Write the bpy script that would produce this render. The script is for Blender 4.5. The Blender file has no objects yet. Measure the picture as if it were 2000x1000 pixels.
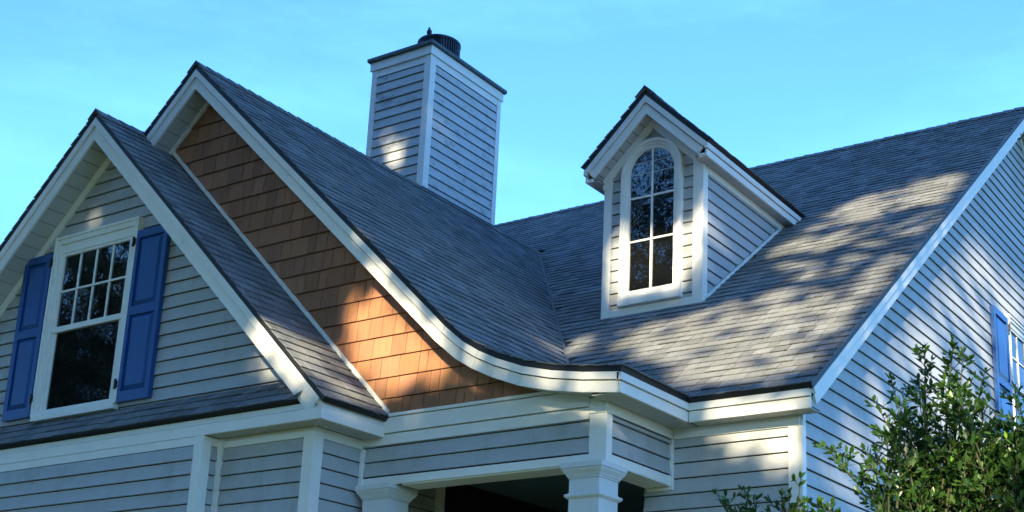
import bpy, math, random
import numpy as np
from mathutils import Vector, Matrix
random.seed(7)
rng = np.random.default_rng(11)
sc = bpy.context.scene
C = sc.collection

# ------------------------------------------------------------------ camera
cam_d = bpy.data.cameras.new('camera'); cam = bpy.data.objects.new('camera', cam_d); C.objects.link(cam)
FOC, PCX, PCY = 2659.324, 1208.33, 730.24
CR = np.array([[0.85071823, 0.52505657, 0.02437406], [-0.12410395, 0.24570669, -0.96136696], [-0.51076091, 0.81482748, 0.27418875]])
M = Matrix([[CR[0][i], -CR[1][i], -CR[2][i], 0] for i in range(3)] + [[0, 0, 0, 1]])
cam.matrix_world = M
cam_d.sensor_fit = 'HORIZONTAL'; cam_d.sensor_width = 36
cam_d.lens = FOC / 2000 * 36
cam_d.shift_x = -(PCX - 1000) / 2000; cam_d.shift_y = (PCY - 500) / 2000
cam_d.clip_start = .05; cam_d.clip_end = 3000
sc.camera = cam

# ------------------------------------------------------------------ light
SUN = Vector((1, -2.4, 1)).normalized()          # towards the sun
sun_el = math.asin(SUN.z); sun_az = math.atan2(SUN.x, SUN.y)
w = bpy.data.worlds.new('World'); sc.world = w; w.use_nodes = True
nt = w.node_tree; nt.nodes.clear()
out = nt.nodes.new('ShaderNodeOutputWorld'); bg = nt.nodes.new('ShaderNodeBackground')
sky = nt.nodes.new('ShaderNodeTexSky'); sky.sky_type = 'NISHITA'; sky.sun_disc = False
sky.sun_elevation = sun_el; sky.sun_rotation = sun_az
sky.air_density = 1.0; sky.dust_density = .6; sky.ozone_density = 1.2
# thin high cloud wisps, mixed softly into the sky
tc = nt.nodes.new('ShaderNodeTexCoord'); mp = nt.nodes.new('ShaderNodeMapping'); mp.inputs['Scale'].default_value = (1.2, 1.2, 4.5)
mp.inputs['Rotation'].default_value = (.3, .2, 0)
cn = nt.nodes.new('ShaderNodeTexNoise'); cn.inputs['Scale'].default_value = 2.2; cn.inputs['Detail'].default_value = 8; cn.inputs['Roughness'].default_value = .62
cr = nt.nodes.new('ShaderNodeValToRGB'); cr.color_ramp.elements[0].position = .46; cr.color_ramp.elements[1].position = .8
cr.color_ramp.elements[0].color = (0, 0, 0, 1); cr.color_ramp.elements[1].color = (.28, .28, .28, 1)
tint = nt.nodes.new('ShaderNodeMix'); tint.data_type = 'RGBA'; tint.blend_type = 'MULTIPLY'; tint.inputs[0].default_value = 1
tint.inputs[7].default_value = (.60, 1.18, 1.9, 1)
mixc = nt.nodes.new('ShaderNodeMix'); mixc.data_type = 'RGBA'; mixc.inputs[7].default_value = (2.3, 6.4, 9.0, 1)
nt.links.new(tc.outputs['Generated'], mp.inputs[0]); nt.links.new(mp.outputs[0], cn.inputs['Vector'])
nt.links.new(cn.outputs['Fac'], cr.inputs[0]); nt.links.new(cr.outputs[0], mixc.inputs[0])
nt.links.new(sky.outputs[0], tint.inputs[6]); nt.links.new(tint.outputs[2], mixc.inputs[6])
nt.links.new(mixc.outputs[2], bg.inputs[0]); bg.inputs[1].default_value = .095
nt.links.new(bg.outputs[0], out.inputs[0])
sd = bpy.data.lights.new('sun', 'SUN'); sd.energy = 5.0; sd.angle = math.radians(.55); sd.color = (1, .85, .54)
so = bpy.data.objects.new('sun', sd); C.objects.link(so)
so.rotation_euler = SUN.to_track_quat('Z', 'Y').to_euler(); so.location = (10, -20, 20)
sc.view_settings.view_transform = 'Standard'; sc.view_settings.look = 'None'
sc.view_settings.exposure = 1.52; sc.view_settings.gamma = 1; sc.view_settings.use_curve_mapping = False
sc.render.engine = 'CYCLES'

# ------------------------------------------------------------------ materials
def mat(name, col, rough=.6, spec=.4, var=.08, scale=6., bump=0., bscale=60., col2=None, stain=None, stretch=(1, 1, 1), tone=False, metal=0., trans=0.):
    m = bpy.data.materials.new(name); m.use_nodes = True
    n = m.node_tree.nodes; l = m.node_tree.links; b = n['Principled BSDF']
    b.inputs['Roughness'].default_value = rough; b.inputs['Specular IOR Level'].default_value = spec; b.inputs['Metallic'].default_value = metal
    g = n.new('ShaderNodeNewGeometry'); mp = n.new('ShaderNodeMapping'); mp.inputs['Scale'].default_value = stretch
    l.new(g.outputs['Position'], mp.inputs[0])
    no = n.new('ShaderNodeTexNoise'); no.inputs['Scale'].default_value = scale; no.inputs['Detail'].default_value = 7; no.inputs['Roughness'].default_value = .65
    l.new(mp.outputs[0], no.inputs['Vector'])
    r = n.new('ShaderNodeValToRGB'); r.color_ramp.elements[0].position = .3; r.color_ramp.elements[1].position = .7
    c2 = col2 or tuple(min(1, c * (1 + var)) for c in col)
    r.color_ramp.elements[0].color = (*[c * (1 - var) for c in col], 1); r.color_ramp.elements[1].color = (*c2, 1)
    l.new(no.outputs['Fac'], r.inputs[0]); last = r.outputs[0]
    if tone:
        a = n.new('ShaderNodeAttribute'); a.attribute_name = 'tone'
        mx = n.new('ShaderNodeMix'); mx.data_type = 'RGBA'; mx.blend_type = 'MULTIPLY'; mx.inputs[0].default_value = 1
        l.new(last, mx.inputs[6]); l.new(a.outputs['Color'], mx.inputs[7]); last = mx.outputs[2]
    if stain:
        scol, sscale, lo, hi, sstr = stain
        m2 = n.new('ShaderNodeMapping'); m2.inputs['Scale'].default_value = sstr; l.new(g.outputs['Position'], m2.inputs[0])
        s = n.new('ShaderNodeTexNoise'); s.inputs['Scale'].default_value = sscale; s.inputs['Detail'].default_value = 9; s.inputs['Roughness'].default_value = .75
        l.new(m2.outputs[0], s.inputs['Vector'])
        rr = n.new('ShaderNodeMapRange'); rr.inputs[1].default_value = lo; rr.inputs[2].default_value = hi; l.new(s.outputs['Fac'], rr.inputs[0])
        mx = n.new('ShaderNodeMix'); mx.data_type = 'RGBA'; mx.inputs[7].default_value = (*scol, 1)
        l.new(rr.outputs[0], mx.inputs[0]); l.new(last, mx.inputs[6]); last = mx.outputs[2]
    l.new(last, b.inputs['Base Color'])
    if bump:
        bn = n.new('ShaderNodeTexNoise'); bn.inputs['Scale'].default_value = bscale; bn.inputs['Detail'].default_value = 4
        l.new(mp.outputs[0], bn.inputs['Vector'])
        bb = n.new('ShaderNodeBump'); bb.inputs['Strength'].default_value = bump; bb.inputs['Distance'].default_value = .01
        l.new(bn.outputs['Fac'], bb.inputs['Height']); l.new(bb.outputs[0], b.inputs['Normal'])
    return m
STAIN = ((.26, .26, .23), 3.0, .50, .86, (1, 1, .35))
SIDE = mat('vinyl_siding', (.43, .445, .47), .5, .3, .05, 3, .12, 40, stain=STAIN, stretch=(1, 1, 4), tone=True)
SIDEC = mat('weathered_siding', (.50, .52, .55), .55, .3, .06, 3, .12, 40, stain=((.14, .17, .15), 5.5, .53, .72, (1, 1, 1.6)), stretch=(1, 1, 4), tone=True)
TRIM = mat('white_trim', (.80, .79, .77), .45, .4, .05, 4, .06, 30, stain=((.42, .40, .34), 4.0, .60, .9, (1, 1, 1)))
SOFF = mat('soffit_vinyl', (.46, .47, .48), .55, .3, .05, 4, .05, 30, stain=((.36, .34, .29), 4.0, .6, .9, (1, 1, 1)))
SHIN = mat('asphalt_shingle', (.132, .138, .15), .9, .25, .3, 150, .9, 200, col2=(.32, .328, .34), tone=True, stain=((.10, .11, .10), 1.6, .5, .9, (1, 1, 1)))
DECK = mat('black_drip_edge', (.012, .013, .016), .5, .4, .1)
CEDAR = mat('brown_shake', (.35, .165, .09), .65, .3, .12, 9, .35, 30, stretch=(6, 6, .6), tone=True, stain=((.20, .11, .07), 4, .55, .9, (1, 1, .5)))
BLUE = mat('blue_paint', (.012, .072, .27), .30, .5, .08, 6, .15, 30, stretch=(5, 5, .7))
BLACKM = mat('black_metal', (.012, .012, .014), .4, .5, .1)
CAPM = mat('weathered_metal', (.075, .10, .105), .5, .5, .3, 12, .3, 60, metal=.35)
FLUE = mat('flue_metal', (.035, .042, .055), .4, .5, .3, 20, metal=.6)
SHEATH = mat('black_backing', (.02, .02, .02), .9, .1)  # near black, so gaps between boards and shakes read as shadow lines
COLM = mat('painted_column', (.66, .68, .70), .5, .3, .06, 3, .08, 60, stain=((.42, .43, .40), 3.5, .55, .9, (1, 1, 1)))
PORCH_SHADE = mat('porch_ceiling', (.10, .17, .27), .7, .2, .1)  # porch shade put into the colour, for ceilings and entry siding
BARK = mat('bark', (.09, .07, .05), .9, .2, .3, 20, .6, 30)
GRASS = mat('lawn', (.06, .09, .03), .9, .1, .4, 2, .3, 30)
BIRDM = mat('bird_feathers', (.05, .055, .07), .8, .2, .3, 40)
def glass_mat(name, wav, ws):
    m = bpy.data.materials.new(name); m.use_nodes = True; n = m.node_tree.nodes; l = m.node_tree.links; b = n['Principled BSDF']
    b.inputs['Base Color'].default_value = (.006, .007, .008, 1); b.inputs['Roughness'].default_value = .02; b.inputs['IOR'].default_value = 1.75
    b.inputs['Specular IOR Level'].default_value = .8
    g = n.new('ShaderNodeNewGeometry'); no = n.new('ShaderNodeTexNoise'); no.inputs['Scale'].default_value = ws; no.inputs['Detail'].default_value = 3
    l.new(g.outputs['Position'], no.inputs['Vector']); bb = n.new('ShaderNodeBump'); bb.inputs['Strength'].default_value = wav; bb.inputs['Distance'].default_value = .02
    l.new(no.outputs['Fac'], bb.inputs['Height']); l.new(bb.outputs[0], b.inputs['Normal']); return m
GLASS = glass_mat('window_glass', .06, 7)
def leaf_mat(name, c1, c2, rough=.35):
    m = bpy.data.materials.new(name); m.use_nodes = True; n = m.node_tree.nodes; l = m.node_tree.links; b = n['Principled BSDF']
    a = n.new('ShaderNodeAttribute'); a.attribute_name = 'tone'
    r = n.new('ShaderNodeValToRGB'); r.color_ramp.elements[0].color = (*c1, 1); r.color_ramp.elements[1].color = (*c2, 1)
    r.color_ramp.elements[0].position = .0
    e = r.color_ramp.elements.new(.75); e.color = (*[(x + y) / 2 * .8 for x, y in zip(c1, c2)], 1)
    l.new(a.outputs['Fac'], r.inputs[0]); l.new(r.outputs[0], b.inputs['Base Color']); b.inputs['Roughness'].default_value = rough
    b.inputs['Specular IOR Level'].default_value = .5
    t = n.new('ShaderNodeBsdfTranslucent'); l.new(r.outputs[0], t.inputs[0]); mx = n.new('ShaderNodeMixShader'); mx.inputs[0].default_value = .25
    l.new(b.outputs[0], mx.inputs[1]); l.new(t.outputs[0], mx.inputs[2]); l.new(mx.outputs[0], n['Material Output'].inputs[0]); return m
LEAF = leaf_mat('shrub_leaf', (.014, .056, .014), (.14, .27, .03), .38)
TLEAF = leaf_mat('tree_leaf', (.02, .045, .015), (.05, .08, .02), .6)

# ------------------------------------------------------------------ helpers
WO = {}
def thing(name, loc, label, cat, group=None):
    o = bpy.data.objects.new(name, None); C.objects.link(o); o.location = loc; WO[o] = Vector(loc); o.empty_display_size = .2
    o['label'] = label; o['category'] = cat
    if group: o['group'] = group
    return o
def obj(name, vf, m, parent=None, label=None, kind=None, tone=None, smooth=False):
    v, f = vf
    v = np.asarray(v, float).reshape(-1, 3)
    lo, hi = v.min(0), v.max(0); c = (lo + hi) / 2
    me = bpy.data.meshes.new(name); me.from_pydata((v - c).tolist(), [], [list(q) for q in f] if not isinstance(f, list) else f)
    me.materials.append(m)
    if smooth: me.polygons.foreach_set('use_smooth', [True] * len(me.polygons))
    if tone is not None:
        at = me.color_attributes.new('tone', 'FLOAT_COLOR', 'POINT')
        t = np.asarray(tone, float)
        if t.ndim == 0: t = np.full(len(v), float(t))
        if t.ndim == 1: t = np.stack([t, t, t, np.ones_like(t)], 1)
        at.data.foreach_set('color', t.ravel())
    o = bpy.data.objects.new(name, me); C.objects.link(o)
    cw = Vector(c.tolist()); WO[o] = cw
    if parent is not None: o.parent = parent; o.location = cw - WO[parent]
    else: o.location = cw
    if label: o['label'] = label
    if kind: o['kind'] = kind
    return o
def join(parts):
    V = []; F = []
    for v, f in parts:
        k = len(V); V += [tuple(p) for p in v]; F += [tuple(i + k for i in q) for q in f]
    return V, F
def box(x0, x1, y0, y1, z0, z1):
    v = [(x, y, z) for z in (z0, z1) for y in (y0, y1) for x in (x0, x1)]
    return v, [(0, 2, 3, 1), (4, 5, 7, 6), (0, 1, 5, 4), (2, 6, 7, 3), (0, 4, 6, 2), (1, 3, 7, 5)]
def front(y0): return lambda s, z, d: (s, y0 - d, z)         # wall facing -Y, d is how far it stands proud
def right(x0): return lambda s, z, d: (x0 + d, s, z)         # wall facing +X, s runs along Y
def area2(p):
    return sum(p[i][0] * p[(i + 1) % len(p)][1] - p[(i + 1) % len(p)][0] * p[i][1] for i in range(len(p)))
def prism(poly, F, d0, d1):
    """poly (s,z) or (s,z,depth): from depth d0 (back) to d1 (front, number or function of (s,z))"""
    if area2(poly) < 0: poly = poly[::-1]
    n = len(poly); g = d1 if callable(d1) else (lambda s, z: d1)
    v = [F(s, z, d0) for s, z in poly] + [F(s, z, g(s, z)) for s, z in poly]
    f = [tuple(reversed(range(n))), tuple(range(n, 2 * n))] + [(i, (i + 1) % n, n + (i + 1) % n, n + i) for i in range(n)]
    return v, f
def clip(poly, a, b, c):                                   # keep a*s+b*z>=c
    o = []
    for i in range(len(poly)):
        p, q = poly[i], poly[(i + 1) % len(poly)]
        dp = a * p[0] + b * p[1] - c; dq = a * q[0] + b * q[1] - c
        if dp >= 0: o.append(p)
        if dp * dq < 0:
            t = dp / (dp - dq); o.append((p[0] + t * (q[0] - p[0]), p[1] + t * (q[1] - p[1])))
    return o
E_S = .115
def siding(parent, F, poly, z_ref, holes=(), E=E_S, m=None, d=.017, joints=True):
    m = m or SIDE
    z0 = min(p[1] for p in poly); z1 = max(p[1] for p in poly)
    k = math.floor((z0 - z_ref) / E)
    while z_ref + k * E < z1 - 1e-4:
        a = z_ref + k * E; b = a + E; k += 1
        c = clip(clip(poly, 0, 1, a), 0, -1, -(b - .0082))  # board stops short so black backing draws the lap shadow
        if len(c) < 3 or abs(area2(c)) < 2e-4: continue
        segs = [c]
        for (h0, h1, hz0, hz1) in holes:
            if a > hz0 - .01 and b < hz1 + .01:
                segs = [q for s_ in segs for q in (clip(s_, -1, 0, -h0), clip(s_, 1, 0, h1))]
        for s_ in segs:
            if len(s_) < 3 or abs(area2(s_)) < 2e-4: continue
            j = random.uniform(-.0012, .0012)
            obj('siding_board', prism(s_, F, 0, lambda s, z, a=a, j=j: .003 + (d + j) * max(0, 1 - (z - a) / E)), m, parent, tone=random.uniform(.95, 1.05))
def offs(P, t):
    """offset polyline P (list of (h,z)) down/right side by t with mitres"""
    n = len(P); out = []
    for i in range(n):
        ns = []
        for a, b in ((i - 1, i), (i, i + 1)):
            if a < 0 or b >= n: continue
            dx, dz = P[b][0] - P[a][0], P[b][1] - P[a][1]; L = math.hypot(dx, dz); ns.append((dz / L, -dx / L))
        if len(ns) == 1: nx, nz = ns[0]; k = 1
        else:
            nx, nz = ns[0][0] + ns[1][0], ns[0][1] + ns[1][1]; L = math.hypot(nx, nz); nx /= L; nz /= L
            k = 1 / max(.3, nx * ns[0][0] + nz * ns[0][1])
        out.append((P[i][0] + nx * t * k, P[i][1] + nz * t * k))
    return out
def bands(name, P, t0, t1, F, d0, d1, m, parent, gap=.0015):
    A = offs(P, t0); B = offs(P, t1)
    for i in range(len(P) - 1):
        q = [A[i], A[i + 1], B[i + 1], B[i]]
        L = math.dist(A[i], A[i + 1])
        if gap and L > .05:
            g = gap / L
            lerp = lambda p, r, t: (p[0] + (r[0] - p[0]) * t, p[1] + (r[1] - p[1]) * t)
            q = [lerp(A[i], A[i + 1], g), lerp(A[i], A[i + 1], 1 - g), lerp(B[i], B[i + 1], 1 - g), lerp(B[i], B[i + 1], g)]
        j = (i % 2) * .0012
        obj(name, prism(q, F, d0, d1 + j), m, parent)
def resample(P, step):
    L = [0]
    for i in range(len(P) - 1): L.append(L[-1] + math.dist(P[i], P[i + 1]))
    return L
def at_len(P, L, s):
    if s <= 0: i = 0
    elif s >= L[-1]: i = len(P) - 2
    else:
        i = 0
        while L[i + 1] < s: i += 1
    t = (s - L[i]) / (L[i + 1] - L[i])
    return (P[i][0] + (P[i + 1][0] - P[i][0]) * t, P[i][1] + (P[i + 1][1] - P[i][1]) * t), ((P[i + 1][0] - P[i][0]) / (L[i + 1] - L[i]), (P[i + 1][1] - P[i][1]) / (L[i + 1] - L[i]))
def in_view(p, mg=20):
    q = CR @ np.array(p)
    if q[2] < .5: return None
    u = FOC * q[0] / q[2] + PCX; v = FOC * q[1] / q[2] + PCY
    return q[2] if -mg < u < 2000 + mg and -mg < v < 1000 + mg else None
def soffit(parent, P, G, y0, y1, pw=.13, m=None, th=.008, name='soffit_panel'):
    """panels across a soffit; P polyline (h,z), G(h,z,a) -> world, a from y0 to y1"""
    m = m or SOFF
    L = resample(P, 0); s = 0; A = offs(P, -th)
    LA = resample(A, 0)
    while s < L[-1] - .01:
        e = min(L[-1], s + pw)
        p0, t0 = at_len(P, L, s + .003); p1, t1 = at_len(P, L, e - .003)
        n0 = (-t0[1] * th, t0[0] * th)
        if n0[1] < 0: n0 = (-n0[0], -n0[1])
        q = [p0, p1, (p1[0] + n0[0], p1[1] + n0[1]), (p0[0] + n0[0], p0[1] + n0[1])]
        v = [G(h, z, y0) for h, z in q] + [G(h, z, y1) for h, z in q]
        obj(name, (v, [(3, 2, 1, 0), (4, 5, 6, 7), (0, 1, 5, 4), (1, 2, 6, 5), (2, 3, 7, 6), (3, 0, 4, 7)]), m, parent)
        s = e
    # dark backing in the gaps
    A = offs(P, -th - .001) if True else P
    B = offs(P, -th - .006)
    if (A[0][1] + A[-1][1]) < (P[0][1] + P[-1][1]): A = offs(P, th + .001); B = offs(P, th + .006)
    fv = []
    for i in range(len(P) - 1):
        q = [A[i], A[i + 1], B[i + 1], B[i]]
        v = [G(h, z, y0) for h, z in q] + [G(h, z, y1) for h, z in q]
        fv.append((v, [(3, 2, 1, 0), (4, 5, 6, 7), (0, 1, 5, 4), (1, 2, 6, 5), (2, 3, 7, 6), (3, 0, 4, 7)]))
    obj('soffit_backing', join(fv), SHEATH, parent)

PENDING = []                                                # (distance, verts, faces, tone, roof)
SFACES = [(0, 1, 2, 3), (7, 6, 5, 4), (0, 4, 5, 1), (1, 5, 6, 2), (2, 6, 7, 3), (3, 7, 4, 0)]
E_R = .122
def shingle_roof(roof, P, G, a0, a1, up, cull=None, e=E_R, start=-.012, tone0=1.):
    """P: deck-top polyline from eave to ridge (h,z); G(h,z,a) world; up: sign so that normal points up"""
    L = resample(P, 0); s = start; row = 0
    while s < L[-1] - .01:
        s1 = min(L[-1], s + e)
        a = a0 + random.uniform(-.25, 0) * 1
        rj = random.uniform(-.002, .002)
        while a < a1:
            wd = random.choice([.08, .10, .13, .15, .18, .22]) * random.uniform(.9, 1.1)
            b = a + wd
            x0, x1 = max(a, a0), min(b, a1)
            if x1 - x0 > .012:
                lift = random.choice([.008, .0105, .0125]) + random.uniform(-.0008, .0008)
                sj = s + rj + random.uniform(-.002, .002)
                (p0, t0), (p1, t1) = at_len(P, L, sj), at_len(P, L, s1 - .005)
                def nn(t):
                    n = (-t[1], t[0])
                    return n if n[1] > 0 else (t[1], -t[0])
                n0, n1 = nn(t0), nn(t1); g = .0032
                q = []
                for (xx, pp, n, h) in ((x0 + g, p0, n0, lift), (x1 - g, p0, n0, lift + random.uniform(-.001, .001)), (x1 - g, p1, n1, .002), (x0 + g, p1, n1, .002)):
                    q.append(G(pp[0] + n[0] * h, pp[1] + n[1] * h, xx))
                for (xx, pp, n, h) in ((x0 + g, p0, n0, lift - .0075), (x1 - g, p0, n0, lift - .0075), (x1 - g, p1, n1, -.003), (x0 + g, p1, n1, -.003)):
                    q.append(G(pp[0] + n[0] * h, pp[1] + n[1] * h, xx))
                cx = [(q[0][i] + q[2][i]) / 2 for i in range(3)]
                if not (cull and cull(cx)):
                    t = tone0 * random.choice([.78, .90, 1, 1, 1.07, 1.15]) * random.uniform(.92, 1.08)
                    d = in_view(cx, -8)
                    tc_ = (t, t * random.uniform(.99, 1.02), t * random.uniform(.98, 1.05), 1)
                    vis = (d or 999) / (math.sqrt(max(x1 - x0, .02)))
                    PENDING.append((vis, q, tc_, roof))
            a = b
        s = s1; row += 1
def flush_shingles(limit=300):
    PENDING.sort(key=lambda t: t[0])
    for vis, q, t, roof in PENDING[:limit]:
        if True: obj('shingle', (q, SFACES), SHIN, roof, tone=[t] * 8)
    rest = {}
    for vis, q, t, roof in PENDING[limit:]: rest.setdefault(roof, []).append((q, t))
    for roof, L in rest.items():
        V = [p for q, t in L for p in q]; T = [t for q, t in L for _ in range(8)]
        F = [tuple(i + 8 * k for i in f) for k in range(len(L)) for f in SFACES]
        obj('shingles', (V, F), SHIN, roof, kind='stuff', tone=T)
def deck(P, G, a0, a1, t=.04, close=True):
    A = P; B = offs(P, -t) 
    if sum(p[1] for p in B) < sum(p[1] for p in A): B = offs(P, t)
    parts = []
    for i in range(len(P) - 1):
        q = [A[i], A[i + 1], B[i + 1], B[i]]
        v = [G(h, z, a0) for h, z in q] + [G(h, z, a1) for h, z in q]
        parts.append((v, [(3, 2, 1, 0), (4, 5, 6, 7), (0, 1, 5, 4), (1, 2, 6, 5), (2, 3, 7, 6), (3, 0, 4, 7)]))
    return join(parts), B
def ridge_caps(roof, ridge, slope, axis, a0, a1, w=.13, e=.125, rev=False):
    """ridge=(h,z) crest; V pieces stepping along the axis"""
    h0, z0 = ridge; n = int((a1 - a0) / e) + 1
    ux, uz = 1 / math.hypot(1, slope), slope / math.hypot(1, slope)
    for k in range(n):
        s0 = a0 + k * e; s1 = min(a1 + .02, s0 + e * 1.25)
        if rev: lo, hi = .002, .010
        else: lo, hi = .010 + random.uniform(-.002, .003), .002
        w_ = w * random.uniform(.95, 1.05); v = []
        for (a, l) in ((s0, lo), (s1, hi)):
            for (l2) in (l, l + .009):
                for sx in (-1, 0, 1):
                    if sx == 0: p = (h0, z0 + l2 * 1.3)
                    else: p = (h0 + sx * (ux * w_ + uz * l2), z0 - uz * w_ + ux * l2)
                    v.append((p[0], a, p[1]) if axis == 'y' else (a, p[0], p[1]))
        f = [(0, 1, 4, 3), (1, 2, 5, 4), (6, 9, 10, 7), (7, 10, 11, 8), (3, 4, 10, 9), (4, 5, 11, 10), (0, 6, 7, 1), (1, 7, 8, 2), (0, 3, 9, 6), (2, 8, 11, 5)]
        t = random.uniform(.75, 1.1)
        obj('ridge_cap', (v, f), SHIN, roof, tone=t)
def tube(p0, p1, r0, r1, n=7):
    p0 = Vector(p0); p1 = Vector(p1); d = (p1 - p0).normalized(); u = d.orthogonal().normalized(); v = d.cross(u)
    V = [tuple(p + (u * math.cos(2 * math.pi * k / n) + v * math.sin(2 * math.pi * k / n)) * r) for p, r in ((p0, r0), (p1, r1)) for k in range(n)]
    F = [(k, (k + 1) % n, n + (k + 1) % n, n + k) for k in range(n)] + [tuple(reversed(range(n))), tuple(range(n, 2 * n))]
    return V, F
def lathe(prof, c, n=24):
    V = []; F = []
    for r, z in prof:
        V += [(c[0] + r * math.cos(2 * math.pi * k / n), c[1] + r * math.sin(2 * math.pi * k / n), c[2] + z) for k in range(n)]
    for i in range(len(prof) - 1):
        F += [(i * n + k, i * n + (k + 1) % n, (i + 1) * n + (k + 1) % n, (i + 1) * n + k) for k in range(n)]
    F += [tuple(reversed(range(n))), tuple(range((len(prof) - 1) * n, len(prof) * n))]
    return V, F

# ------------------------------------------------------------------ setting
GZ = -1.6
nx = 60
gv = [(x, y, GZ + (.03 * math.sin(x * .7) * math.cos(y * .5) if abs(x) < 60 and abs(y) < 60 else 0)) for y in np.linspace(-600, 600, nx) for x in np.linspace(-600, 600, nx)]
gf = [(j * nx + i, j * nx + i + 1, (j + 1) * nx + i + 1, (j + 1) * nx + i) for j in range(nx - 1) for i in range(nx - 1)]
g_ = obj('ground', (gv, gf), GRASS, kind='structure')

# ------------------------------------------------------------------ the house
H = thing('house', (-7.5, 12, GZ), 'grey clapboard house with dark shingle gables, blue shutters, arched dormer and boxed chimney', 'house')
GY = lambda h, z, a: (h, a, z)           # profile across x, extruded along y
GX = lambda h, z, a: (a, h, z)           # profile across y, extruded along x
xg, zg, sg, yg, yg3 = -9.97, 5.463, .9706, 6.956, 7.198
xc, zc, cs, yc, yb = -9.306, 6.003, .941, 7.45, 7.666
ym, ze, zs, sm, yr, xR = 8.391, 2.5212, 2.382, .7715, 14.80, -3.681
zr = ze + sm * (yr - ym)
xRw, ymw, xpw, xce = -3.854, 8.583, -4.899, -4.655
DT = .042                                 # deck thickness

def z_main(y): return ze + sm * (y - ym)
CP = [(xce, 2.5185), (-4.952, 2.5535), (-5.208, 2.598), (-5.46, 2.662), (-5.694, 2.752), (-5.86, 2.832), (-6.012, 2.925), (-6.18, 3.062), (xc, zc)]
def z_cross(x):
    if x <= xc: return zc - cs * (xc - x)
    for i in range(len(CP) - 1):
        if CP[i + 1][0] <= x <= CP[i][0]:
            t = (x - CP[i + 1][0]) / (CP[i][0] - CP[i + 1][0]); return CP[i + 1][1] + t * (CP[i][1] - CP[i + 1][1])
    return -9
xd, yfd, zda, sd_, wd_ = -6.095, 10.09, 6.135, .963, .664       # dormer centre, fascia front, apex, slope, half width
def z_dorm(x): return zda - sd_ * abs(x - xd)

# ---- main roof
mr = obj('main_roof', deck([(ym - .012, ze - .009), (yr, zr)], GX, -16.5, xR + .012, DT)[0], DECK, H)
back = deck([(2 * yr - ym, ze), (yr, zr)], GX, -16.5, xR + .012, DT)[0]
obj('roof_deck', back, SHIN, mr, tone=1.)
dt_ = DT * math.hypot(1, sm)
MP = [(ym - .02, ze - .0154 + dt_), (yr, zr + dt_)]
def cull_main(c):
    x, y, z = c
    if x < xce + .12 and z_cross(x) > z_main(y) + .02: return True
    if xd - .5 < x < xd + .5 and y > 10.3 and z_main(y) < z_dorm(x) - .03: return True
    return x < -13.2
shingle_roof(mr, MP, GX, -13.3, xR + .022, 1, cull_main)
ridge_caps(mr, (yr, zr + dt_ + .004), sm, 'x', -13.3, xR + .01, .125, .135)
# eave fascia with its frieze strip and the level soffit
obj('fascia_board', box(xce + .003, xR - .013, ym, ym + .02, zs, ze - .062), TRIM, mr)
obj('fascia_trim', box(xce + .003, xR - .013, ym - .016, ym + .02, ze - .0555, ze - .004), TRIM, mr)
soffit(mr, [(xce + .0, zs + .004), (xR - .02, zs + .004)], GY, ym + .02, ymw - .012, .1)
# right rake
RP = [(ym + .004, ze), (yr, zr), (2 * yr - ym, ze)]
RPJ = [RP[0], (9.32, z_main(9.32)), (11.9, z_main(11.9))] + RP[1:]
Fr = right(xR)
bands('black_shadow_strip', RPJ, 0.0395, 0.0620, Fr, -.03, -.008, SHEATH, mr, 0)  # black strip stands in for the shadow line under the trim
bands('rake_fascia', RPJ, 0.0550, .125, Fr, -.02, 0, TRIM, mr, .001)
bands('rake_trim', RPJ, .0, .0475, Fr, -.02, .014, TRIM, mr, .001)
RS = offs(RP, .112)
soffit(mr, [(ym + .12, RS[0][1] + sm * (ym + .12 - RS[0][0])), (yr, RS[1][1])], GX, xRw, xR - .021, .3)
soffit(mr, [RS[1], RS[2]], GX, xRw, xR - .021, .3)
# ---- porch cross gable roof
cdeck = deck([(xce + .012, CP[0][1] - .001)] + CP[1:], GY, yc - .016, 13.6, DT)
pr = obj('porch_gable_roof', cdeck[0], DECK, H)
LP = [(xc, zc), (-13.2, zc - cs * (13.2 + xc))]
obj('roof_deck', deck(LP[::-1], GY, yc - .016, 13.2, DT)[0], DECK, pr)
TP = offs(CP, -DT)
if TP[0][1] < CP[0][1]: TP = offs(CP, DT)
TP[0] = (TP[0][0] + .02, TP[0][1]); TP[-1] = (xc, zc + DT * math.hypot(1, cs))
def cull_cross(c):
    x, y, z = c
    return y > ym and z_main(y) > z_cross(x) + .03
shingle_roof(pr, TP, GY, yc - .03, 13.3, 1, cull_cross)
TL = [(-13.2, LP[1][1] + DT * math.hypot(1, cs)), (xc, zc + DT * math.hypot(1, cs))]
shingle_roof(pr, TL, GY, yc - .03, 9.0, 1, lambda c: c[0] < -10.4 or (z_main(c[1]) > c[2] + .1 and c[1] > ym))
yend = ym + (zc - ze + .07) / sm
ridge_caps(pr, (xc, TP[-1][1] + .004), cs, 'y', yc - .03, yend - .02, .125, .13)
Fc = front(yc)
RK = [(-10.08, zc - cs * (10.08 + xc))] + CP[::-1]
RK[-1] = (xce, RK[-1][1])
RKJ = RK[:2] + [(-7.95, z_cross(-7.95)), (-6.95, z_cross(-6.95))] + RK[2:]
bands('black_shadow_strip', RKJ, 0.0435, 0.0660, Fc, -.03, -.008, SHEATH, pr, 0)  # painted shadow line between trim and fascia
bands('rake_fascia', RKJ, 0.0590, .138, Fc, -.02, 0, TRIM, pr, .0012)
bands('rake_trim', RKJ, 0, .0515, Fc, -.02, .016, TRIM, pr, .0012)
# eave fascia along the porch side
obj('fascia_board', box(xce - .02, xce, yc, ym - .001, zs, ze - .063), TRIM, pr)
obj('fascia_trim', box(xce - .02, xce + .016, yc - .016, ym - .018, ze - .0565, ze - .005), TRIM, pr)
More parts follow.
